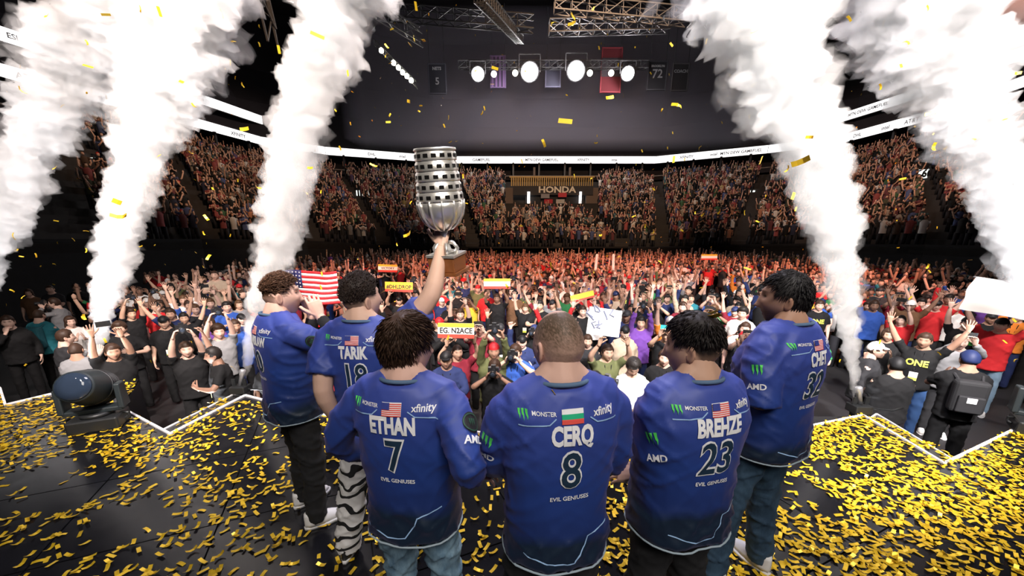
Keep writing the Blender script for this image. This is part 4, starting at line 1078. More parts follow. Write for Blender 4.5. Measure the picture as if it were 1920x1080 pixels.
# ------------------------------------------------------------------ flag and signs over the crowd
M['flag_red'] = mat('flag_red', (.62, .02, .03), .8); M['flag_white'] = mat('flag_white', (.85, .82, .80), .8); M['flag_blue'] = mat('flag_blue', (.02, .03, .14), .8)
def holder_y(x, y, h=1.75): return at_z(x, y, ZF+h*1.008).y-.30
FY = holder_y(590, 545, 1.80); f0 = at_y(533, 566, FY); f1 = at_y(631, 505, FY); FW, FH = f1.x-f0.x, f1.z-f0.z
flag = empty('flag', f0); tag(flag, 'American flag with stars and stripes held up beside the leftmost player', 'flag')
def fl(u, v): return Vector((u*FW, .05*math.sin(u*9+v*2)+.03*math.sin(u*17-v*3), v*FH+.035*math.sin(u*5+.6)*FH*2-.10*FH*(1-u)*(v < 2)))
def flag_patch(name, u0, u1, v0, v1, m, off=0.0):
    nu = max(2, int((u1-u0)*26)); V = []; Fc = []
    for v in (v0, v1):
        for i in range(nu+1): V.append(fl(u0+(u1-u0)*i/nu, v)+Vector((0, -off, 0)))
    b = len(V); V += [p+Vector((0, .006, 0)) for p in V]
    for i in range(nu): Fc += [(i, i+1, nu+2+i, nu+1+i), (b+i+1, b+i, b+nu+1+i, b+nu+2+i)]
    for i in range(nu): Fc += [(i+1, i, b+i, b+i+1), (nu+1+i, nu+2+i, b+nu+2+i, b+nu+1+i)]
    Fc += [(0, nu+1, b+nu+1, b), (nu, b+nu, b+2*nu+1, 2*nu+1)]
    return link(name, mesh_np(name, V, Fc, [m], None, True), flag)
for k in range(13): flag_patch('stripe', 0 if k < 6 else .40, 1, k/13, (k+1)/13, M['flag_red'] if k % 2 == 0 else M['flag_white'])
can = flag_patch('canton', 0, .40, 6/13, 1, M['flag_blue'], .004)
star = MB(); star.add([(math.cos(math.pi*k/5+math.pi/2)*(.026 if k % 2 == 0 else .011), 0, math.sin(math.pi*k/5+math.pi/2)*(.026 if k % 2 == 0 else .011)) for k in range(10)], [tuple(range(10))]); stm = star.mesh('star', M['flag_white'])
for r in range(5):
    for c_ in range(6):
        o = link('star', stm, can); o.location = fl(.035+c_*.066, 6/13+.05+r*.106)+Vector((0, -.012, 0))

M['sign_gold'] = mat('sign_gold', (.95, .52, .03), .6); M['sign_white'] = mat('sign_card', (.92, .89, .84), .6); M['sign_red'] = mat('sign_red', (.75, .05, .03), .6)
def sign(x, y, w_, h_, Y, text, label, rot=0.0, mid='sign_white', tsz=.40):
    c = at_y(x, y, Y); dep = Y*math.cos(PITCH)-(c.z-CAMH)*math.sin(PITCH); k = dep/FPX; W, H = w_*k, h_*k
    root = empty('cheer_sign', c); root.rotation_euler = (math.radians(-8), rot, 0); tag(root, label, 'sign', 'cheer signs held over the crowd')
    q = MB(); q.box((0, .012, 0), (W, .012, H)); q.build('card', M['sign_white'], root)
    q = MB(); q.box((0, 0, H*.36), (W, .012, H*.28)); q.build('gold_band', M['sign_gold'], root)
    q = MB(); q.box((0, 0, -.01*H), (W, .012, H*.46)); q.build('middle_band', M[mid], root)
    q = MB(); q.box((0, 0, -.37*H), (W, .012, H*.26)); q.build('red_band', M['sign_red'], root)
    if text:
        g = text_geo(text, H*tsz, .004, 1.05, 2); co = get_co(g); wd = co[:, 0].max()-co[:, 0].min(); f = min(1, W*.9/wd)
        set_co(g, np.stack([co[:, 0]*f, np.full(len(co), -.008), co[:, 1]-.01*H], 1)); g.materials.append(M['black_print']); link('lettering', g, root)
    return root
SY = [holder_y(748, 552, 1.74), holder_y(855, 640, 1.72), holder_y(932, 548, 1.78), 18, holder_y(1330, 498, 1.78), holder_y(1092, 570, 1.76)]
SIGNS = [(748, 538, 52, 18, SY[0]), (855, 620, 68, 28, SY[1]), (932, 532, 50, 19, SY[2]), (727, 503, 36, 14, SY[3]), (1330, 482, 30, 10, SY[4]), (1092, 556, 44, 13, SY[5])]
sign(748, 538, 52, 18, SY[0], '#DHLDROP', 'orange cheer sign with black block letters left of the raised arm', .03, 'sign_gold', .52)
sign(855, 620, 68, 28, SY[1], 'EG. N2ACE', 'white cheer sign with handwritten letters between number 7 and number 8 players', .02, tsz=.5)
sign(932, 532, 50, 19, SY[2], '', 'blank white cheer sign with gold top left of number 8 player', 0)
sign(727, 503, 36, 14, 18, 'VICTORY', 'small far cheer sign above the orange lettered sign', .03)
sign(1330, 482, 30, 10, SY[4], '', 'small far cheer sign held high above number 23 player', 0)
sign(1092, 556, 44, 13, SY[5], '', 'tilted yellow cheer sign above number 8 player', -.25, 'sign_gold')
PY = holder_y(1138, 640, 1.74); c = at_y(1133, 604, PY); wb = empty('drawn_poster', c); wb.rotation_euler = (math.radians(-12), .16, math.radians(8)); tag(wb, 'large white poster with grey ink strokes right of number 8 player', 'poster')
q = MB(); q.box((0, 0, 0), (.092*PY, .015, .072*PY)); q.build('card', M['sign_white'], wb)
rn = random.Random(5)
for k in range(9):
    x0, z0 = rn.uniform(-.25, .1), rn.uniform(-.05, .22); q = MB(); q.tube([(x0, -.012, z0), (x0+rn.uniform(-.08, .08), -.012, z0-rn.uniform(.02, .08)), (x0+rn.uniform(-.05, .1), -.012, z0-rn.uniform(.06, .12))], .012, 4); q.build('ink_stroke', mat('ink', (.16, .18, .26), .8), wb)
WY = holder_y(1885, 592, 1.85); c = at_y(1893, 562, WY); ws = empty('white_sheet', c); ws.rotation_euler = (math.radians(-10), .15, math.radians(-20)); tag(ws, 'bright white sheet held overhead by the person in red at far right', 'poster')
V = []; Fc = []; nu, nv = 14, 8
for j in range(nv+1):
    for i in range(nu+1): u, v = i/nu-.5, j/nv-.5; V.append((u*1.1, .05*math.sin(u*8+v*3)+.03*math.sin(v*9), v*.55))
Fc = [(j*(nu+1)+i, j*(nu+1)+i+1, (j+1)*(nu+1)+i+1, (j+1)*(nu+1)+i) for j in range(nv) for i in range(nu)]
link('sheet', mesh_np('sheet', V, Fc, [M['sign_white']], None, True), ws); q = MB(); q.tube([(-.55, 0, .28), (.55, 0, .28)], .014, 6); q.build('top_rod', M['steel'], ws)
for i, (x, lab) in enumerate(((1118, 'left of a pair of white inflatable cheering sticks above mid floor'), (1150, 'right of a pair of white inflatable cheering sticks above mid floor'))):
    c = at_y(x, 492, 15); q = MB(); q.lathe([(.01, -.32), (.05, -.29), (.055, -.2), (.055, .24), (.05, .29), (.01, .32)], 12); o = q.build('cheering_stick', M['sign_white'], None, True); o.location = c; o.rotation_euler = (0, (.05, -.04)[i], 0); tag(o, lab, 'inflatable stick', 'cheering sticks')
# ------------------------------------------------------------------ audience
rc = random.Random(77)
def crowd_pose(kind):
    J = skeleton(1.75, (0, .02)); s = J['s']; H = {}
    def arm(k, wr, pole, d, palm, cu=.3, sp=.14):
        q = -1 if k == 'l' else 1
        J['el_'+k], J['wr_'+k] = ik(J['sh_'+k], (wr[0]*q, wr[1], wr[2]), (pole[0]*q, pole[1], pole[2]), .29*s, .255*s); H[k] = (Vector((d[0]*q, d[1], d[2])), Vector((palm[0]*q, palm[1], palm[2])), cu, sp)
    head = (0, 0.04, 0); prop = None
    down = lambda k: arm(k, (.25, .08, .92), (.3, -1, 0), (0, .15, -1), (-1, 0, 0))
    up = lambda k, x=.27: arm(k, (x, .12, 1.93), (1, -.2, -.2), (.05, .1, 1), (0, 1, 0), .12, .2)
    if kind == 'arms_up': up('l'); up('r')
    elif kind == 'arms_v': up('l', .42); up('r', .46)
    elif kind == 'one_up': down('l'); up('r')
    elif kind == 'fist': up('r', .2); arm('l', (.14, .30, 1.20), (1, -.3, -.6), (-.5, .5, .5), (-.5, -.5, 0), .9); H['r'] = (H['r'][0], H['r'][1], 1.1, .04)
    elif kind == 'phone':
        for k in 'lr': arm(k, (.075, .36, 1.66), (.9, -.1, -1), (-.25, .2, .95), (-.6, .8, 0), .5, .08)
        prop = ('phone', (0, .38, 1.79))
    elif kind == 'phone_high':
        up('r', .16); arm('l', (.10, .22, 1.88), (1, 0, -.3), (-.2, .2, 1), (-.4, .9, 0), .5, .08); prop = ('phone', (.04, .22, 2.06))
    elif kind == 'camera':
        for k in 'lr': arm(k, (.095, .22, 1.53), (1, .1, -.8), (-.35, .35, .85), (-.9, .3, 0), .6, .08)
        prop = ('camera', (0, .22, 1.63))
    elif kind == 'camera_high':
        for k in 'lr': arm(k, (.11, .24, 1.88), (1, .1, -.4), (-.35, .2, .9), (-.9, .3, 0), .5, .08)
        prop = ('camera', (0, .24, 1.98))
    elif kind == 'clap':
        for k in 'lr': arm(k, (.06, .34, 1.26), (1, -.2, -.7), (-.15, .4, .9), (-1, 0, 0), .15, .08)
    elif kind == 'look_down':
        for k in 'lr': arm(k, (.08, .28, 1.10), (1, -.4, -.4), (-.6, .7, .2), (0, -.2, 1), .5, .08)
        head = (0, -.62, 0); prop = ('phone_flat', (0, .36, 1.14))
    elif kind == 'sign':
        for k in 'lr': arm(k, (.20, .26, 1.80), (1, 0, -.4), (-.2, .15, 1), (-.3, .9, 0), .6, .06)
    elif kind == 'down': down('l'); down('r')
    elif kind == 'folded':
        for k in 'lr': arm(k, (-.05, .22, 1.16), (1, -.2, -.4), (-1, .1, 0), (0, -1, 0), .3, .05)
    elif kind == 'chin': down('l'); arm('r', (.05, .20, 1.44), (.8, 0, -1), (-.3, -.1, .95), (-.6, -.7, 0), .9, .04)
    HM = head_matrix(J, *head)
    body = body_mesh(J, HM, H, .016, (28, 22), 0, None, name='person_'+kind)
    sh = shirt_mesh(J, .72, .018, 1.03, .86, .020, .006, sum(map(ord, kind)) % 17, .064, 'shirt', 3, .012); sh.materials.append(M['cloth'])
    ls = shirt_mesh(J, 1.90, .026, 1.06, .84, .020, .007, sum(map(ord, kind)) % 13, .066, 'jacket', 3, .012, .048); ls.materials.append(M['cloth'])
    tr = trousers_mesh(J, .022, .005, 3); tr.materials.append(M['cloth'])
    sb = MB()
    shoes = []
    for k in 'lr':
        sb = MB(); shoe_geo(sb, J['ank_'+k], .12*(1 if k == 'l' else -1), s); m_ = sb.mesh('shoe', [M['cloth'], M['shoe_white']], True); shoes.append(m_)
    return dict(J=J, HM=HM, body=body, shirt=sh, jacket=ls, trousers=tr, shoes=shoes, prop=prop)
POSES = {k: crowd_pose(k) for k in ('arms_up', 'arms_v', 'one_up', 'fist', 'phone', 'phone_high', 'camera', 'camera_high', 'clap', 'look_down', 'sign', 'down', 'folded', 'chin')}
I4 = Matrix.Identity(4)
HAIR = {'short': hair_shell(I4, lambda v: .010+.014*max(0, min(1, v.z/.08)), tufts=160, tl=.025, nu=26, nv=20, seed=11, name='hair'),
        'full': hair_shell(I4, lambda v: .020+.022*max(0, min(1, v.z/.08)), tufts=220, tl=.035, nu=26, nv=20, seed=12, name='hair'),
        'crop': hair_shell(I4, .005, nu=26, nv=20, seed=13, rough=.001, name='hair'),
        'long': hair_shell(I4, lambda v: .018+.012*max(0, min(1, v.z/.08)), side=-.05, nape=-.13, nu=26, nv=24, seed=14, name='hair')}
_l = HAIR['long']
mbh = MB(); mbh.tube([(0, -.085, .02), (0, -.105, -.08), (0, -.10, -.17), (0, -.095, -.24)], [(.075, .03), (.09, .035), (.085, .03), (.05, .015)], 10)
_n = mbh.mesh('hair_fall', M['hair'], True)
HAIR['long'] = join_meshes([(_l, None), (_n, None)], 'hair'); HAIR['long'].materials.append(M['hair'])
def cap_mesh(back=False, beanie=False):
    sh = hair_shell(I4, .017 if not beanie else .022, front=.045, side=.03, nape=.0 if not beanie else -.02, nu=26, nv=20, rough=.0, name='cap'); parts = [(sh, None)]
    if not beanie:
        V = []; Fc = []; q = -1 if back else 1
        for j, (r, z) in enumerate(((.0, .052), (.035, .050), (.065, .040))):
            for i in range(9):
                a = math.pi*(i/8); V.append(Vector((math.cos(a)*(.076-.012*j), q*(.075+r*1.0*math.sin(a)+.012*math.sin(a)), z)))
        for j in range(2):
            for i in range(8): Fc.append((j*9+i, j*9+i+1, (j+1)*9+i+1, (j+1)*9+i))
        n0 = len(V); V += [v+Vector((0, 0, -.006)) for v in V]; Fc += [tuple(x+n0 for x in f[::-1]) for f in Fc]
        parts.append(((V, Fc), None))
    me = join_meshes(parts, 'cap'); add = np.ones((len(me.vertices), 4), 'f'); me.color_attributes['Col'].data.foreach_set('color', add.ravel()); me.materials.append(M['hair']); return me
HAIR['cap'] = cap_mesh(); HAIR['cap_back'] = cap_mesh(True); HAIR['beanie'] = cap_mesh(False, True)
M['badge_white'] = mat('badge_white', (.85, .85, .80), .5); M['badge_yellow'] = mat('badge_yellow', (.75, .80, .10), .6)
def badge_meshes():
    st = MB(); st.tube([(-.05, .115, 1.44), (-.03, .150, 1.28), (-.005, .160, 1.14)], .006, 4); st.tube([(.05, .115, 1.44), (.03, .150, 1.28), (.005, .160, 1.14)], .006, 4)
    cd = MB(); cd.box((0, .170, 1.06), (.095, .006, .13), 0); cd.box((0, .174, 1.018), (.095, .004, .046), 1)
    return st.mesh('lanyard', M['black_print']), cd.mesh('badge', [M['badge_white'], M['badge_yellow']])
LAN, BADGE = badge_meshes()
# held things
M['gadget'] = mat('gadget', (.015, .015, .017), .3); M['gadget_glass'] = mat('gadget_glass', (.03, .04, .06), .05); M['phone_case'] = mat_objcol('phone_case', .4, None, 0)
ph = MB(); ph.box((0, 0, 0), (.15, .010, .075)); PH = ph.mesh('phone', M['phone_case']); pl_ = MB(); pl_.lathe([(.009, 0), (.009, .004)], 8, 0, (.055, -.003, .022), Matrix.Rotation(math.pi/2, 3, 'X')); PL = pl_.mesh('phone_lens', M['gadget_glass'])
cb_ = MB(); cb_.box((0, 0, 0), (.14, .06, .095)); cb_.box((0, 0, .06), (.06, .055, .035)); CB = cb_.mesh('camera_body', M['gadget'])
cl_ = MB(); cl_.lathe([(.036, .0), (.040, .03), (.040, .10), (.044, .12), (.036, .121)], 16, 0, (0, .02, -.005), Matrix.Rotation(-math.pi/2, 3, 'X')); CL = cl_.mesh('camera_barrel', M['gadget'], True)
cg_ = MB(); cg_.lathe([(.036, .118), (.02, .124), (.002, .126)], 16, 0, (0, .02, -.005), Matrix.Rotation(-math.pi/2, 3, 'X')); CG = cg_.mesh('camera_glass', M['gadget_glass'], True)

COLS = {'black': (.007, .007, .008), 'charcoal': (.022, .022, .025), 'grey': (.22, .22, .23), 'white': (.78, .76, .74), 'red': (.52, .02, .025), 'navy': (.015, .025, .09), 'blue': (.03, .09, .38), 'olive': (.10, .11, .045),
        'brown': (.12, .06, .03), 'orange': (.75, .22, .03), 'yellow': (.75, .52, .05), 'green': (.03, .20, .07), 'teal': (.02, .16, .20), 'pink': (.7, .25, .3), 'purple': (.14, .05, .28), 'beige': (.45, .35, .26), 'maroon': (.20, .015, .03)}
SHIRTW = [('black', 34), ('charcoal', 10), ('grey', 7), ('white', 8), ('red', 15), ('navy', 7), ('blue', 5), ('olive', 3), ('maroon', 6), ('orange', 3), ('yellow', 1), ('green', 2), ('teal', 2), ('purple', 2), ('beige', 3), ('brown', 3)]
SKINS = [(.66, .42, .33), (.60, .38, .29), (.52, .32, .23), (.70, .47, .38), (.40, .23, .16), (.26, .145, .10), (.62, .38, .27)]
HCOL = {'black': (.014, .011, .010), 'dark brown': (.04, .02, .012), 'brown': (.09, .045, .022), 'blond': (.35, .22, .09)}
def wchoice(l): return rc.choices([a for a, _ in l], [b for _, b in l])[0]
audience = []
def proj(p):
    d = p.y*math.cos(PITCH)-(p.z-CAMH)*math.sin(PITCH); v = -(p.z-CAMH)*math.cos(PITCH)-p.y*math.sin(PITCH); return 960+FPX*p.x/d, YC+FPX*v/d
def audience_person(loc, pose, shirt='black', garment='shirt', hair='short', hcol='dark brown', trousers='black', skin=None, h=1.75, rz=None, badge=False, shoes=False, label=None, prop=True, hatcol=None, text=None, tcol='badge_yellow', propcol=(.02, .02, .02), prop_label=None):
    T = POSES[pose]; k = h/1.75
    if rz is None: rz = math.pi-math.atan2(loc.x-.3, loc.y)+rc.uniform(-.3, .3)
    P = link('person', T['body']); P.location = loc; P.rotation_euler = (0, 0, rz); P.scale = (k*rc.uniform(.97, 1.06), k, k); P.color = (*(skin or rc.choice(SKINS)), 1)
    g = link(garment, T['shirt' if garment == 'shirt' else 'jacket'], P); g.color = (*COLS[shirt], 1)
    t = link('trousers', T['trousers'], P); t.color = (*COLS[trousers], 1) if trousers in COLS else (*trousers, 1)
    hn = 'cap' if hair in ('cap', 'cap_back', 'beanie') else 'hair'
    hh = link(hn if hair != 'beanie' else 'beanie', HAIR[hair], P); hh.matrix_local = T['HM']; hc = COLS[hatcol or 'black'] if hn == 'cap' else HCOL[hcol]; hh.color = (*hc, 1)
    if hn == 'cap':
        h2 = link('hair', HAIR['crop'], P); h2.matrix_local = T['HM']; h2.color = (*HCOL[hcol], 1)
    if badge:
        l_ = link('lanyard', LAN, P); b_ = link('badge', BADGE, P)
    if shoes:
        for m_ in T['shoes']: so = link('shoe', m_, P); so.color = (.75, .74, .72, 1)
    if text:
        sm = T['shirt' if garment == 'shirt' else 'jacket']; bv = BVHTree.FromPolygons([v.co for v in sm.vertices], [p.vertices for p in sm.polygons])
        drape(text_geo(text, .13, .004, .9), bv, (0, .0, 1.27), (-1, 0, 0), (0, 0, 1), (0, -1, 0), M[tcol], 'shirt_lettering', g, .03, .006)
    rec = dict(o=P, pose=pose, shirt=shirt, garment=garment, hair=hair, hcol=hcol, loc=loc, label=label, hatcol=hatcol, held=None)
    if prop and T['prop']:
        kind, pos = T['prop']; mw = Matrix.Translation(loc) @ Matrix.Rotation(rz, 4, 'Z'); p = mw @ (Vector(pos)*k)
        if kind.startswith('phone'):
            po = link('phone', PH); link('lens', PL, po); po.color = (*propcol, 1); po.rotation_euler = (math.radians(60) if kind == 'phone_flat' else 0, 0, rz+math.pi+rc.uniform(-.2, .2)); cat = 'phone'
        else:
            po = link('camera_handheld', CB); ln = link('lens_barrel', CL, po); link('front_glass', CG, ln); po.rotation_euler = (0, 0, rz); cat = 'camera'
        po.location = p; po['category'] = cat; po['group'] = 'phones and cameras held up in the crowd'; rec['held'] = po
        if prop_label: po['label'] = prop_label
    audience.append(rec); return P
def head_at(x, y, h=1.75, z0=None):
    z0 = ZF if z0 is None else z0
    p = at_z(x, y, z0+h*1.008); return Vector((p.x, p.y, z0))
FEAT = [
 (1187, 664, 'look_down', dict(shirt='white', garment='jacket', hair='full', hcol='black', trousers='black', h=1.74, label='dark-haired person in loose white button shirt looking down at a phone', skin=SKINS[1], prop_label='phone held low by the person in the white shirt')),
 (1110, 690, 'camera', dict(shirt='black', hair='cap', rz=math.radians(-120), h=1.6, label='photographer in black cap turned sideways just right of number 8 player', prop_label='black camera of the photographer in the black cap')),
 (836, 652, 'clap', dict(shirt='navy', garment='jacket', hair='cap', h=1.76, label='bearded person in navy jacket and black cap, hands together below the white sign', badge=True)),
 (928, 668, 'camera', dict(shirt='black', hair='short', h=1.66, label='photographer aiming a camera straight at the stage left of number 8 player', prop_label='black camera aimed at the stage left of number 8 player')),
 (925, 636, 'camera_high', dict(shirt='olive', garment='jacket', hair='cap_back', hatcol='red', h=1.78, skin=SKINS[4], label='smiling person in olive jacket and red cap holding a camera high', prop_label='camera held high by the person in the olive jacket')),
 (968, 640, 'camera', dict(shirt='blue', hair='short', h=1.75, badge=True, label='person in blue shirt with white badge raising a camera beside number 8 player', prop_label='camera raised by the person in the blue shirt')),
 (1172, 606, 'down', dict(shirt='beige', garment='jacket', hair='cap', h=1.74, skin=SKINS[3], label='pale person in beige hooded jacket behind the person in the white shirt')),
 (1138, 640, 'sign', dict(shirt='olive', hair='short', h=1.74, badge=True, label='person in dark green shirt holding up the large white poster')),
 (1252, 608, 'phone', dict(shirt='black', hair='cap', h=1.80, badge=False, label='bearded person in black cap and black shirt raising a teal phone', propcol=(.05, .5, .5), prop_label='teal phone raised left of number 23 player')),
 (1248, 650, 'down', dict(shirt='black', hair='short', h=1.72, badge=True, label='smiling person in black shirt with white badge left of number 23 player', skin=SKINS[0])),
 (1178, 578, 'arms_v', dict(shirt='navy', garment='jacket', hair='cap', hatcol='charcoal', h=1.80, label='person in grey cap and denim blue jacket behind the beige hooded jacket')),
 (1168, 532, 'arms_up', dict(shirt='black', hair='full', hcol='black', h=1.82, badge=True, text='ONE', label='person with both arms up in black shirt with yellow lettering above white poster')),
 (1254, 536, 'phone', dict(shirt='olive', hair='crop', h=1.80, label='person in olive green shirt in the crowd above number 23 player')),
 (1296, 548, 'down', dict(shirt='teal', hair='crop', h=1.78, label='person in grey teal shirt in the crowd above number 23 player')),
 (1210, 562, 'phone_high', dict(shirt='black', hair='cap', h=1.8, label='person in black cap lifting a phone high between number 8 and 23 players', prop_label='phone lifted high between number 8 and number 23 players')),
 (1118, 560, 'arms_up', dict(shirt='white', hair='short', h=1.8, label='person in white shirt with both arms raised behind the white poster')),
 (1740, 620, 'arms_v', dict(shirt='black', hair='short', h=1.78, trousers=(.05, .12, .30), badge=True, shoes=True, text='ONE', label='person in black shirt with yellow lettering and blue jeans, right of the stage')),
 (1690, 668, 'folded', dict(shirt='black', garment='jacket', hair='beanie', h=1.70, rz=math.radians(-20), label='person in black hooded jacket seen from behind beside the right stage edge')),
 (1638, 636, 'down', dict(shirt='charcoal', garment='jacket', hair='cap', hatcol='white', h=1.74, rz=math.radians(230), label='person in white cap and dark jacket right of the tall right smoke plume')),
 (1805, 622, 'phone', dict(shirt='grey', garment='jacket', hair='cap_back', hatcol='beige', h=1.76, trousers='charcoal', shoes=True, label='person in grey plaid shirt and backward beige cap beside the backpack wearer', prop_label='phone held by the person in the grey plaid shirt')),
 (1828, 655, 'clap', dict(shirt='black', hair='beanie', hatcol='navy', h=1.80, rz=math.radians(-30), shoes=True, label='person in navy beanie with black backpack seen from behind at right')),
 (1885, 592, 'arms_v', dict(shirt='red', hair='cap', h=1.85, trousers=(.16, .24, .32), shoes=True, label='person in red shirt and pale jeans holding a bright white sheet overhead')),
 (1818, 590, 'one_up', dict(shirt='black', hair='cap', h=1.78, text='ONE', tcol='green_print', label='bearded person in black shirt with green lettering, one arm up, far right')),
 (1742, 550, 'arms_v', dict(shirt='white', hair='cap', h=1.75, label='person in bright white shirt, arms up, behind the yellow-lettered black shirt at right')),
 (1795, 565, 'down', dict(shirt='white', hair='crop', h=1.75, label='person in white shirt standing calmly in the right crowd')),
 (1668, 612, 'clap', dict(shirt='black', hair='long', h=1.68, label='long-haired person in black clapping right of the tall right plume')),
 (1640, 560, 'one_up', dict(shirt='blue', hair='short', h=1.80, label='person in blue shirt with one arm up right of the tall right plume')),
 (404, 646, 'fist', dict(shirt='black', hair='short', hcol='black', h=1.72, rz=math.radians(130), badge=True, label='person in black printed shirt with arm raised beside the left stage edge')),
 (345, 636, 'camera_high', dict(shirt='black', hair='short', h=1.72, label='photographer with raised camera beside the left stage edge', prop_label='camera raised beside the left stage edge')),
 (305, 588, 'down', dict(shirt='black', hair='cap', h=1.80, skin=SKINS[2], badge=True, label='moustached person in black cap and black shirt left of the third plume')),
 (392, 592, 'down', dict(shirt='purple', hair='long', h=1.66, badge=True, label='long-haired person in purple jersey with white print left of the third plume')),
 (436, 596, 'down', dict(shirt='blue', garment='jacket', hair='short', h=1.74, label='person in shiny blue jacket next to the third plume')),
 (402, 504, 'clap', dict(shirt='beige', hair='crop', h=1.85, label='tall person in pale plaid shirt standing above the left crowd')),
 (272, 556, 'down', dict(shirt='red', hair='cap', hatcol='white', h=1.72, label='person in red shirt and white cap right of the second plume')),
 (258, 536, 'one_up', dict(shirt='white', hair='short', h=1.75, label='person in white shirt with one arm up right of the second plume')),
 (288, 564, 'down', dict(shirt='red', hair='beanie', h=1.75, label='person in red shirt and black beanie in the left crowd')),
 (240, 575, 'camera_high', dict(shirt='black', hair='full', h=1.75, label='person holding a camera high right of the second plume', prop_label='camera held high right of the second plume')),
 (318, 575, 'arms_v', dict(shirt='navy', hair='short', h=1.76, label='waving person in navy shirt in the left crowd')),
 (350, 560, 'one_up', dict(shirt='blue', hair='short', h=1.78, label='person in blue shirt waving one hand in the left crowd')),
 (222, 600, 'fist', dict(shirt='black', hair='full', h=1.75, label='person in black with raised forearm right of the moving head light')),
 (205, 640, 'phone_high', dict(shirt='black', hair='short', h=1.74, label='person in black lifting a phone right of the second plume base', prop_label='phone lifted right of the second plume base')),
 (108, 616, 'clap', dict(shirt='charcoal', hair='short', h=1.78, rz=math.radians(-35), label='crew member in black shirt seen from behind at the left stage edge')),
 (134, 640, 'folded', dict(shirt='grey', garment='jacket', hair='crop', h=1.70, rz=math.radians(30), label='crew member in grey shirt bending beside the left stage edge')),
 (64, 578, 'folded', dict(shirt='teal', garment='jacket', hair='crop', h=1.78, rz=math.radians(10), label='person with teal backpack seen from behind at far left')),
 (104, 556, 'camera', dict(shirt='grey', garment='jacket', hair='short', h=1.80, rz=math.radians(120), label='person in pale grey shirt filming at far left', prop_label='camera of the person in pale grey at far left')),
 (10, 588, 'chin', dict(shirt='black', garment='jacket', hair='short', h=1.80, label='person at the left edge with hand at chin')),
 (126, 590, 'clap', dict(shirt='white', hair='long', h=1.66, label='pale long-haired person in white top left of the second plume')),
 (52, 540, 'down', dict(shirt='brown', hair='long', h=1.70, label='person in dark brown top standing far left')),
 (92, 532, 'folded', dict(shirt='charcoal', hair='crop', h=1.80, label='person in dark shirt with arms folded far left')),
 (140, 530, 'down', dict(shirt='black', hair='short', h=1.75, label='person in black standing left of the second plume')),
 (505, 655, 'down', dict(shirt='black', hair='short', h=1.70, label='person in black just left of the leftmost player below the plume')),
 (602, 630, 'camera', dict(shirt='maroon', hair='long', h=1.70, label='long-haired person with camera between the two leftmost players', prop_label='camera between the two leftmost players')),
 (862, 575, 'phone_high', dict(shirt='black', hair='short', h=1.78, label='person lifting a phone above the white handwritten sign', prop_label='phone lifted above the white handwritten sign')),
 (855, 640, 'sign', dict(shirt='maroon', hair='crop', h=1.72, label='person holding up the white handwritten sign')),
 (900, 600, 'phone', dict(shirt='maroon', hair='cap', h=1.76, label='person in maroon shirt filming right of the white handwritten sign', prop_label='phone filming right of the white handwritten sign')),
 (748, 552, 'sign', dict(shirt='black', hair='cap', h=1.74, label='person holding up the orange lettered sign')),
 (932, 548, 'sign', dict(shirt='black', hair='short', h=1.78, label='person holding up the blank white cheer sign')),
 (1330, 498, 'sign', dict(shirt='red', hair='short', h=1.78, label='person holding the small far cheer sign above number 23 player')),
 (1092, 570, 'sign', dict(shirt='black', hair='short', h=1.76, label='person holding the tilted yellow cheer sign')),
 (1134, 500, 'arms_v', dict(shirt='red', hair='short', h=1.78, label='person in red waving two white cheering sticks')),
 (590, 545, 'sign', dict(shirt='red', hair='short', h=1.80, label='person in red holding up the American flag')),
 (1538, 560, 'one_up', dict(shirt='black', hair='short', h=1.80, text='ONE', label='person in yellow-lettered black shirt between the tall player and right plume')),
 (1535, 612, 'clap', dict(shirt='green', hair='short', h=1.75, badge=True, label='person in dark green shirt with badge right of the tall player')),
 (1400, 600, 'down', dict(shirt='white', hair='short', h=1.76, label='person in white shirt between number 23 and number 32 players')),
]
occupied = []
for x, y, pose, kw in FEAT:
    z0 = ZF
    if (x, y) in ((402, 504),): z0 = ZF+.5
    p = head_at(x, y, kw.get('h', 1.75), z0); audience_person(p, pose, **kw); occupied.append(p)
# backpacks
def backpack(person_label, col, patch, label):
    r = [a for a in audience if a['label'] == person_label][0]['o']; root = empty('backpack', r.matrix_basis @ Vector((0, -.19, 1.02)), r.rotation_euler.z); tag(root, label, 'backpack')
    q = MB(); q.box((0, 0, .18), (.32, .16, .44)); o = q.build('pack', mat('pack', col, .8), root); bv = o.modifiers.new('b', 'BEVEL'); bv.width = .05; bv.segments = 3
    q = MB(); q.box((0, -.09, .10), (.24, .05, .22)); o = q.build('front_pocket', mat('pack_pocket', [c*1.3 for c in col], .8), root); bv = o.modifiers.new('b', 'BEVEL'); bv.width = .015; bv.segments = 2
    q = MB(); q.box((0, -.118, .16), (.09, .006, .07)); q.build('patch', mat('pack_patch', patch, .6), root)
    for s in (-1, 1): q = MB(); q.tube([(s*.11, .06, .38), (s*.13, .14, .43), (s*.14, .26, .40)], .018, 6); q.build('strap', mat('pack_strap', col, .8), root)
backpack('person in navy beanie with black backpack seen from behind at right', (.012, .012, .014), (.8, .8, .8), 'black backpack with white patch on the person in the navy beanie')
backpack('person with teal backpack seen from behind at far left', (.01, .10, .13), (.7, .8, .8), 'teal backpack with pale logo at far left')

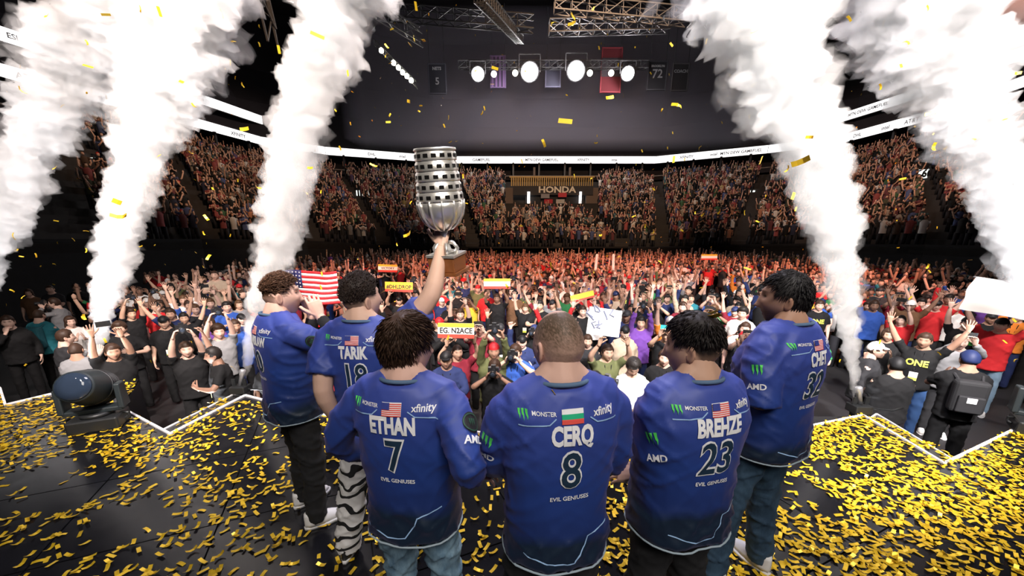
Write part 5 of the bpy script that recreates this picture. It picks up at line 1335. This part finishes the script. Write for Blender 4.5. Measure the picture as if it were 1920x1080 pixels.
# places for everyone else on the floor
def hidden(px, py):
    if py > 1075 or px < -30 or px > 1950: return True
    for x0, x1, y0, y1 in ((485, 535, 520, 900), (640, 705, 515, 900), (705, 795, 605, 1000), (1005, 1095, 595, 900), (905, 1155, 735, 1080), (1270, 1370, 590, 900), (1430, 1530, 520, 900), (660, 850, 740, 1080), (1205, 1400, 720, 1080), (630, 740, 600, 800), (480, 570, 600, 800)):
        if x0 < px < x1 and y0 < py < y1: return True
    for pl in (((455, 560, 500), (480, 600, 400), (450, 500, 620)), ((1500, 1625, 400), (1530, 1618, 500), (1560, 1622, 620)), ((165, 260, 500), (160, 235, 600)), ((0, 40, 450),), ((1890, 1960, 480),)):
        for x0, x1, yy in pl:
            if x0 < px < x1 and abs(py-yy) < 70: return True
    return False
cand = []
yy = 6.3; row = 0
while yy < 33.5:
    dx = .62+.003*yy; xx = -21.0+(row % 2)*dx/2
    while xx < 24:
        p = Vector((xx+rc.uniform(-.09, .09), yy+rc.uniform(-.10, .10), ZF)); hx, hy = proj(p+Vector((0, 0, 1.68)))
        xx += dx
        if hx < -20 or hx > 1940: continue
        if p.x < -16 or p.x > 21: continue
        if p.x < -11-.05*p.y and rc.random() < .8: continue            # dark, sparse left side
        if hx < 165 and rc.random() < .9: continue
        if p.y < 7.2 and not (-1.5 < p.x < 4.2) and rc.random() < .6: continue
        if hx > 1600 and p.y < 8 and rc.random() < .75: continue
        if hx > 1660 and p.y > 10 and p.y < 15 and rc.random() < .55: continue
        if any((p-o_).xy.length < .45 for o_ in occupied): continue
        if any(abs(hx-sx) < sw*.5+26 and -sh*.7-14 < hy-sy < 62 and p.y < sY+.3 for sx, sy, sw, sh, sY in SIGNS+[(1133, 604, 64, 56, PY), (582, 536, 105, 64, FY), (1893, 566, 90, 50, WY)]): continue
        cand.append((p, hx, hy, hidden(hx, hy)))
    yy += .72+.004*yy; row += 1
vis = [c for c in cand if not c[3]]; vis.sort(key=lambda c: c[0].length)
NIND = 290-len(audience)
indiv = vis[:NIND]; rest = vis[NIND:]+[c for c in cand if c[3] and c[0].y > 9]
POSEW = [('arms_up', 10), ('arms_v', 12), ('one_up', 14), ('fist', 9), ('phone', 14), ('phone_high', 8), ('camera', 8), ('clap', 12), ('down', 10), ('folded', 2), ('camera_high', 3), ('chin', 2)]
for n_, (p, hx, hy, _) in enumerate(indiv):
    garment = 'jacket' if rc.random() < .22 else 'shirt'
    audience_person(p, wchoice(POSEW), wchoice(SHIRTW), garment, wchoice([('short', 30), ('full', 16), ('crop', 10), ('long', 10), ('cap', 20), ('cap_back', 6), ('beanie', 5)]), wchoice([('black', 40), ('dark brown', 35), ('brown', 20), ('blond', 5)]),
                    rc.choice(['black', 'charcoal', 'navy']), None, rc.uniform(1.62, 1.86), None, rc.random() < .25, False, None, n_ < 120, rc.choice(['black', 'black', 'navy', 'red', 'white', 'charcoal']))
# labels that single everyone out
def zone(hx, hy, Y):
    hz = [(170, 'left of the second plume'), (300, 'right of the second plume'), (450, 'left of the third plume'), (560, 'behind the third plume'), (640, 'near the flag'), (720, 'behind the trophy holder'), (800, 'above the number 7 player'), (880, 'near the handwritten sign'), (950, 'under the blank sign'),
          (1010, 'left of number 8 player'), (1090, 'above number 8 player'), (1150, 'above the white poster'), (1215, 'above the white button shirt'), (1290, 'left of number 23 player'), (1370, 'above number 23 player'), (1430, 'left of the tall player'), (1500, 'above the tall player'), (1620, 'by the tall right plume'), (1700, 'just right of the plume'), (1780, 'right of the stage'), (1850, 'far right'), (3000, 'at the right edge')]
    dp = [(7.6, 'in front'), (9, 'second rows'), (11, 'rows behind'), (13.5, 'middle floor'), (99, 'deep floor')]
    return next(t for m_, t in dp if Y < m_)+' '+next(t for m_, t in hz if hx < m_)
PP = {'arms_up': 'arms straight up', 'arms_v': 'arms spread up', 'one_up': 'one arm up', 'fist': 'fist up', 'phone': 'filming by phone', 'phone_high': 'phone held high', 'camera': 'aiming a camera', 'camera_high': 'camera high', 'clap': 'clapping', 'down': 'arms down', 'folded': 'arms folded', 'chin': 'hand at chin', 'sign': 'holding a sign', 'look_down': 'looking down'}
from collections import defaultdict
byl = defaultdict(list)
for a in audience:
    hx, hy = proj(a['loc']+Vector((0, 0, 1.68))); a['hx'] = hx
    if not a['label']:
        hat = {'cap': (a['hatcol'] or 'black')+' cap', 'cap_back': (a['hatcol'] or 'black')+' backward cap', 'beanie': (a['hatcol'] or 'black')+' beanie'}.get(a['hair'], {'long': 'long ', 'crop': 'cropped ', 'full': 'thick ', 'short': 'short '}.get(a['hair'], '')+a['hcol']+' hair')
        zn = zone(hx, hy, a['loc'].y); a['auto'] = True; a['label'] = '%s %s, %s, %s, %s' % (a['shirt'], a['garment'], hat, PP[a['pose']], zn)
        if len(a['label'].split()) > 11: a['label'] = '%s %s, %s, %s, %s' % (a['shirt'], a['garment'], hat.split()[-2]+' '+hat.split()[-1] if 'hair' in hat else hat.replace('backward ', ''), PP[a['pose']], zn)
        if len(a['label'].split()) > 12: a['label'] = '%s %s, %s, %s' % (a['shirt'], a['garment'], PP[a['pose']], zn)
    byl[a['label']].append(a)
ORD = ['first', 'second', 'third', 'fourth', 'fifth', 'sixth']
for lab, l in byl.items():
    l.sort(key=lambda a: a['hx'])
    for i, a in enumerate(l):
        L_ = lab
        if len(l) > 1: L_ = lab+', '+(['left one', 'right one'] if len(l) == 2 else [o_+' from left' for o_ in ORD])[i]
        if a.get('auto'): L_ = 'person in '+L_
        tag(a['o'], L_, 'person', 'audience on the arena floor')
        if a['held'] is not None and 'label' not in a['held']: a['held']['label'] = ('black ' if a['held']['category'] == 'camera' else 'dark ')+a['held']['category']+' of '+' '.join(L_.replace('person in ', 'person in ').replace(' filming by phone,', '').replace(' aiming a camera,', '').replace(' phone held high,', '').split()[:12])

# everyone else: floor behind and the stands, one mass of low figures
def low_person(arms):
    V = []; Fc = []; part = []
    def add(v, f, p): n0 = len(V); V.extend(v); Fc.extend([tuple(i+n0 for i in q) for q in f]); part.extend([p]*len(v))
    m_ = MB(); n_ = 7
    secs = [(.75, .17, .12), (1.05, .165, .12), (1.35, .20, .13), (1.46, .13, .09), (1.50, .06, .06)]
    add([(a*math.cos(2*math.pi*k/n_), b*math.sin(2*math.pi*k/n_), z) for z, a, b in secs for k in range(n_)], [(i*n_+k, i*n_+(k+1) % n_, (i+1)*n_+(k+1) % n_, (i+1)*n_+k) for i in range(4) for k in range(n_)], 0)
    add([(v.x*.082, v.y*.10+.02, v.z*.125+1.62) for v in ICO1[0]], ICO1[1], 1)
    add([(v.x*.090, v.y*.105+.0, v.z*.11+1.655) for v in ICO1[0] if True], ICO1[1], 2)
    m_ = MB(); m_.tube([(.12, 0, 0), (.13, 0, .75)], [.1, .1], 5); m_.tube([(-.12, 0, 0), (-.13, 0, .75)], [.1, .1], 5); add(m_.V, m_.F, 3)
    for q, (e, w_) in zip((-1, 1), arms):
        m_ = MB(); m_.tube([(q*.19, 0, 1.42), (q*e[0]*.6+q*.08, e[1]*.6, (1.42+e[2])/2)], [.06, .055], 5); add(m_.V, m_.F, 0)
        m_ = MB(); m_.tube([(q*e[0]*.6+q*.08, e[1]*.6, (1.42+e[2])/2), (q*e[0], e[1], e[2]), (q*w_[0], w_[1], w_[2])], [.045, .042, .035], 5); m_.add([(q*w_[0]+v.x*.05, w_[1]+v.y*.03, w_[2]+.06+v.z*.08) for v in ICO1[0]], ICO1[1]); add(m_.V, m_.F, 1)
    tri = []
    for f in Fc:
        for i in range(1, len(f)-1): tri.append((f[0], f[i], f[i+1]))
    return np.array([tuple(v) for v in V], 'f'), np.array(tri, 'i'), np.array(part, 'i')
UP = ((.30, .05, 1.55), (.27, .12, 1.90)); DN = ((.26, 0, 1.15), (.22, .12, .95)); CL_ = ((.26, .08, 1.18), (.05, .30, 1.30)); PHN = ((.26, .15, 1.30), (.08, .32, 1.62)); WD = ((.36, .0, 1.50), (.48, .1, 1.85))
LOWS = [low_person(a) for a in ((UP, UP), (DN, UP), (DN, DN), (CL_, CL_), (PHN, PHN), (WD, WD), (DN, WD), (CL_, UP))]
places = [(c[0], 0.0, 'floor') for c in rest]
for r in range(NROW):
    f = (r+.35)/NROW; z_off = -(9.4-1)/NROW*.35
    for i in range(1, n-2) if False else range(1, len(INNER)-2):
        a, b = row_pt(i, f), row_pt(i+1, f); L = (b-a).length; k = int(L/.60)
        for j in range(k):
            p = a.lerp(b, (j+.5+rc.uniform(-.2, .2))/k)
            q = row_pt(i, r/NROW).lerp(row_pt(i+1, r/NROW), (j+.5)/k); p.z = q.z
            hx, hy = proj(p+Vector((0, 0, 1.6)))
            if hx < 150 or hx > 1900: continue
            if (j % 22) in (0, 1): continue                                # aisles
            if hx < 270 and rc.random() < .5: continue
            if 945 < hx < 1125 and hy < 396 and not (960 < hx < 1112 and hy > 384): continue   # club box
            if 1003 < hx < 1072 and 432 < hy < 470: continue              # vomitory
            if rc.random() < .08: continue
            places.append((p, 0.0, 'stand'))
VV = []; TT = []; CC = []; nv_ = 0
for p, _, kind in places:
    v, t, part = LOWS[rc.choices(range(8), [6, 10, 22, 16, 14, 5, 8, 8])[0]]; ang = math.pi+math.atan2(p.x-.3, p.y)*1.0+rc.uniform(-.5, .5); ang = math.pi-math.atan2(p.x, p.y)+rc.uniform(-.5, .5)
    s = rc.uniform(.94, 1.06); c_, s_ = math.cos(ang), math.sin(ang)
    w_ = np.stack([v[:, 0]*c_-v[:, 1]*s_, v[:, 0]*s_+v[:, 1]*c_, v[:, 2]], 1)*s+np.array(p, 'f')
    sk = rc.choice(SKINS); hc = HCOL[wchoice([('black', 50), ('dark brown', 35), ('brown', 15)])] if rc.random() < .8 else COLS[rc.choice(['red', 'white', 'navy', 'black'])]
    sh = COLS[wchoice(SHIRTW)]; g = rc.uniform(.8, 1.2)
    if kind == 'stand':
        gm = sum(sh)/3; sh = [(.55*x+.45*gm)*.75 for x in sh]  # dimmer light in the stands put into darker, greyer shirt colours
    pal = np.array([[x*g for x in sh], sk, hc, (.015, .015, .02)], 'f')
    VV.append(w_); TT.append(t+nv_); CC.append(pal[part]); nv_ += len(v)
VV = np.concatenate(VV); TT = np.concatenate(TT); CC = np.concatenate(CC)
me = bpy.data.meshes.new('crowd'); me.vertices.add(len(VV)); me.vertices.foreach_set('co', VV.astype('f').ravel())
me.loops.add(len(TT)*3); me.loops.foreach_set('vertex_index', TT.astype('i').ravel()); me.polygons.add(len(TT)); me.polygons.foreach_set('loop_start', np.arange(len(TT), dtype='i')*3)
me.polygons.foreach_set('use_smooth', [True]*len(TT)); me.update(calc_edges=True); me.validate(); add_attr(me, CC)
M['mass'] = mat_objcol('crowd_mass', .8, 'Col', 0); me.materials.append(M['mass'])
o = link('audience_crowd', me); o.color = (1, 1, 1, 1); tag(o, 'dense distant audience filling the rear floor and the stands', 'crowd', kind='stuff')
print('audience', len(audience), 'mass', len(places), 'tris', len(TT))
# ------------------------------------------------------------------ confetti
M['gold_matte'] = mat('gold_matte', (.86, .52, .025), .36, metal=.4, noise_amt=.3, nscale=6)
rf = random.Random(9)
def strip(curl, L=.062, Wd=.022):
    V = []; Fc = []
    for i in range(4):
        t = i/3-.5; z = curl*(t*t*4)*L*.25
        V += [(t*L, -Wd/2, z), (t*L, Wd/2, z)]
    V += [(x, y, z-.0006) for x, y, z in V]
    for i in range(3): Fc += [(2*i, 2*i+2, 2*i+3, 2*i+1), (8+2*i, 8+2*i+1, 8+2*i+3, 8+2*i+2)]
    Fc += [(0, 1, 9, 8), (6, 14, 15, 7)]
    for i in range(3): Fc += [(2*i, 8+2*i, 10+2*i, 2+2*i), (2*i+1, 2*i+3, 11+2*i, 9+2*i)]
    return V, Fc
STR = [strip(c) for c in (.0, .35, .7, -.4, 1.1)]; SM = [mesh_np('confetti_strip', v, f, [M['gold_matte']]) for v, f in STR]
def inside(x, y):
    c = False; n_ = len(DECK); j = n_-1
    for i in range(n_):
        if (DECK[i][1] > y) != (DECK[j][1] > y) and x < (DECK[j][0]-DECK[i][0])*(y-DECK[i][1])/(DECK[j][1]-DECK[i][1])+DECK[i][0]: c = not c
        j = i
    return c
HOLES = [(*at_z(px_, py_, 0).xy, r_) for px_, py_, r_ in ((1535, 880, .22), (1500, 930, .30), (150, 920, .28), (110, 880, .24), (300, 805, .18), (230, 980, .25), (540, 850, .25), (590, 930, .2))]
def dens_at(x, y):
    d = .26+.74*max(0, min(1, (x-.2)/1.8))+.22*max(0, min(1, (-3-x)/2))*max(0, min(1, (y-2.5)/1))
    d *= .55+.9*max(0, noise.noise(Vector((x*1.3, y*1.3, 3)))+.35)
    for hx_, hy_, r_ in HOLES:
        q_ = math.hypot(x-hx_, y-hy_)/r_; d *= .12+.88*max(0, min(1, (q_-.7)/.5))
    return min(1, d)
floor_pts = []
tries = 0
while len(floor_pts) < 5600 and tries < 60000:
    tries += 1
    x, y = rf.uniform(-8.5, 8), rf.uniform(.6, 5.6)
    hx, hy = proj(Vector((x, y, 0)))
    if not (-40 < hx < 1960 and hy < 1110): continue
    if rf.random() > dens_at(x, y): continue
    if inside(x, y): z = .003
    elif (3.98 < x < 4.3 and 3.2 < y < 4.1) or (-3.85 < x < -3.52 and 3.75 < y < 4.65): z = -.055
    elif rf.random() < .02 and y > 3.5: z = ZF+.006
    else: continue
    floor_pts.append((x, y, z+rf.uniform(0, .012)))
def rot_flat(tilt): return (rf.gauss(0, tilt), rf.gauss(0, tilt), rf.uniform(0, 6.283))
def near_hero(x, y): return any((Vector((x, y))-pl[3].xy).length < .13 for pl in players.values())
show = []
for i, p in enumerate(floor_pts):
    hx, hy = proj(Vector(p))
    if 0 < hx < 1920 and hy < 1075 and p[2] > -.01 and not hidden(hx, min(hy, 899)) and not (470 < hx < 1420 and hy < 1010 and 640 < hx < 1400): show.append((Vector(p).length, i))
show.sort(); pick = {i for _, i in show[:250]}
allV = []; allF = []; nb = 0
from mathutils import Euler
def mass_add(store, loc, eul, kidx):
    R = Euler(eul).to_matrix(); n0 = len(store[0]); L = Vector(loc)
    store[0].extend([tuple(R @ Vector(v)+L) for v in STR[kidx][0]]); store[1].extend([tuple(i+n0 for i in f) for f in STR[kidx][1]])
mass = ([], [])
for i, p in enumerate(floor_pts):
    k = rf.randrange(5); e = rot_flat(.10)
    if i in pick:
        o = link('confetti_strip', SM[k]); o.location = p; o.rotation_euler = e; tag(o, 'gold foil confetti strip lying on the black stage floor', 'confetti', 'gold confetti strips on the stage floor')
    else: mass_add(mass, p, e, k)
# falling confetti
AIR = [(1060, 227, 1.9, 0, 'large gold confetti strip falling below the bright lamps'), (1500, 304, 1.7, 4, 'large curled yellow confetti strip against the tall right plume'), (595, 66, 2.2, 0, 'dark backlit confetti strip against the third plume'), (224, 380, 1.9, 2, 'curled gold confetti strip against the second plume'),
       (225, 407, 1.95, 4, 'small folded confetti piece below the curled strip on second plume'), (1143, 183, 3.3, 1, 'small gold confetti strip right of the bright lamps'), (459, 242, 2.8, 1, 'orange gold confetti strip over the left ribbon boards'), (765, 440, 2.6, 2, 'yellow confetti strip left of the trophy bowl'),
       (1745, 213, 3.2, 0, 'dark gold confetti strip by the right lower ribbon board'), (340, 153, 3.8, 0, 'dark confetti strip high on the second plume'), (298, 292, 4.0, 0, 'dark confetti strip at middle of the second plume'), (165, 124, 3.4, 0, 'dark confetti strip on the leftmost plume'),
       (582, 315, 4.0, 1, 'gold confetti strip low on the third plume'), (700, 310, 3.6, 1, 'yellow confetti strip left of the trophy rim'), (88, 30, 3.8, 1, 'gold confetti strip in the top left dark'), (1415, 60, 4.0, 1, 'brownish confetti strip near the top of the right plume')]
for x, y, Y, k, lab in AIR:
    o = link('confetti_strip', SM[k]); o.location = at_y(x, y, Y); o.rotation_euler = (rf.uniform(.7, 1.5), rf.uniform(-.5, .5), rf.uniform(-.6, .6)); tag(o, lab, 'confetti', 'confetti strips falling through the air')
for nm, head_k, off in (('c', 'd', 0),):
    pass
PLd = players['d']; PLe = players['e']
for lab, base_, v in (('gold confetti strip stuck to the neck of number 8 player', PLd, Vector((-.035, -.085, 1.535))), ('gold confetti strip resting in the black hair of number 23 player', PLe, Vector((.02, -.02, 1.74))), ('second gold confetti strip in the hair of number 23 player', PLe, Vector((.07, .05, 1.735)))):
    o = link('confetti_strip', SM[1]); o.location = base_[3]+base_[2].inverted() @ v; o.rotation_euler = (.6, .3, rf.uniform(0, 3)); tag(o, lab, 'confetti')
for _ in range(620):
    x, y = rf.uniform(-10, 1930), rf.uniform(10, 690); Y = rf.choice([rf.uniform(3.2, 8), rf.uniform(6, 20), rf.uniform(10, 30)])
    p = at_y(x, y, Y)
    if p.z < ZF+.5: continue
    mass_add(mass, p, (rf.uniform(0, 6.28), rf.uniform(0, 6.28), rf.uniform(0, 6.28)), rf.randrange(5))
o = link('confetti_mass', mesh_np('confetti_mass', mass[0], mass[1], [M['gold_matte']])); tag(o, 'gold confetti strewn over the stage and drifting through the air', 'confetti', kind='stuff')
# ------------------------------------------------------------------ smoke: jets and plumes
def plume_px(px, seed, label, dens, vox):
    """px: (x, y, Y, width in pixels)"""
    path = []
    for x, y, Y, wd in px:
        p = at_y(x, y, Y); dep = Y*math.cos(PITCH)-(p.z-CAMH)*math.sin(PITCH); path.append((p, wd/2*.74*dep/FPX))
    return plume(path, seed, label, dens, vox), path
def jet_for(path, label):
    b, t = path[0][0], path[2][0]; d = (t-b).normalized(); jet((b.x-d.x*.3, b.y-d.y*.3, 0), d, label)
_, pa = plume_px([(462, 712, 4.75, 14), (464, 680, 4.76, 30), (478, 620, 4.8, 60), (505, 520, 4.85, 95), (528, 420, 4.9, 118), (545, 300, 4.95, 132), (572, 180, 5.0, 145), (612, 60, 5.1, 200), (640, -60, 5.2, 270), (660, -200, 5.3, 260)], 1, 'white smoke plume rising behind the leftmost player, third from the left', 3.8, .05)
jet_for(pa, 'small smoke jet with silver nozzle left of the leftmost player')
_, pa = plume_px([(1599, 760, 4.15, 14), (1602, 710, 4.15, 32), (1592, 620, 4.15, 58), (1580, 520, 4.15, 90), (1560, 420, 4.15, 122), (1525, 300, 4.15, 145), (1475, 180, 4.15, 205), (1425, 60, 4.15, 275), (1385, -60, 4.2, 350), (1360, -200, 4.2, 330)], 2, 'tall bright white smoke plume right of the tall bearded player', 3.8, .05)
jet_for(pa, 'small smoke jet with silver nozzle at the right stage edge')
_, pa = plume_px([(172, 690, 5.6, 20), (184, 640, 5.6, 40), (200, 560, 5.65, 68), (215, 470, 5.7, 90), (240, 370, 5.8, 105), (275, 260, 5.9, 125), (310, 150, 6.0, 205), (345, 40, 6.1, 260), (385, -80, 6.2, 230), (400, -200, 6.3, 240)], 3, 'smoke plume behind the moving head light, second from the left', 3.5, .055)
jet_for(pa, 'small smoke jet behind the moving head light on the left')
_, pa = plume_px([(-110, 700, 6.3, 24), (-85, 620, 6.3, 60), (-40, 500, 6.35, 90), (10, 400, 6.4, 105), (60, 280, 6.5, 115), (110, 170, 6.6, 160), (170, 70, 6.7, 205), (220, -40, 6.8, 260), (270, -170, 6.9, 230)], 4, 'leftmost smoke plume entering from the left edge', 3.5, .055)
_, pa = plume_px([(2010, 760, 5.4, 24), (1985, 660, 5.4, 60), (1950, 540, 5.4, 105), (1905, 430, 5.45, 120), (1855, 310, 5.5, 135), (1800, 190, 5.6, 195), (1750, 70, 5.7, 270), (1710, -60, 5.8, 340), (1670, -190, 5.9, 300)], 5, 'rightmost white smoke plume at the right edge', 3.5, .055)
_, pa = plume_px([(1850, 70, 8.5, 60), (1880, 20, 8.6, 120), (1930, -20, 8.7, 170), (1990, -70, 8.8, 190)], 6, 'pinkish smoke cloud drifting in the top right corner', 2.2, .09)
for i, (x, y, z, tx, ty, tY, e) in enumerate(((-4.6, 4.7, -1.2, 505, 520, 4.85, 700), (4.6, 4.9, -1.2, 1570, 480, 4.15, 700), (-7.0, 3.6, .12, 235, 400, 5.8, 900), (-8.0, 4.0, .12, 60, 330, 6.5, 900), (7.2, 3.4, .12, 1870, 380, 5.5, 1000))):
    t = at_y(tx, ty, tY); light('added_plume_uplight', 'SPOT', (x, y, z), t, e, (.96, .96, 1.0), spot_size=1.35, spot_blend=.5, shadow_soft_size=.1)  # unseen uplights without fixtures, added to light the smoke from below
for i, (x, y, z, tx, ty, tY, e) in enumerate(((-1.0, -1.5, 7.5, 525, 380, 4.9, 8500), (2.5, -1.5, 7.5, 1535, 380, 4.15, 12000), (-4.0, -1.0, 8.5, 240, 300, 6, 7000), (6.0, -1.0, 8.5, 1830, 280, 5.6, 7000))):
    t = at_y(tx, ty, tY); light('added_plume_spot', 'SPOT', (x, y, z), t, e, ((1.0, .90, .84), (1.0, .95, .93), (1.0, .86, .79), (1.0, .92, .90))[i], spot_size=.8, spot_blend=.5, shadow_soft_size=.3)  # added spots out of view, aimed at the plumes to whiten them
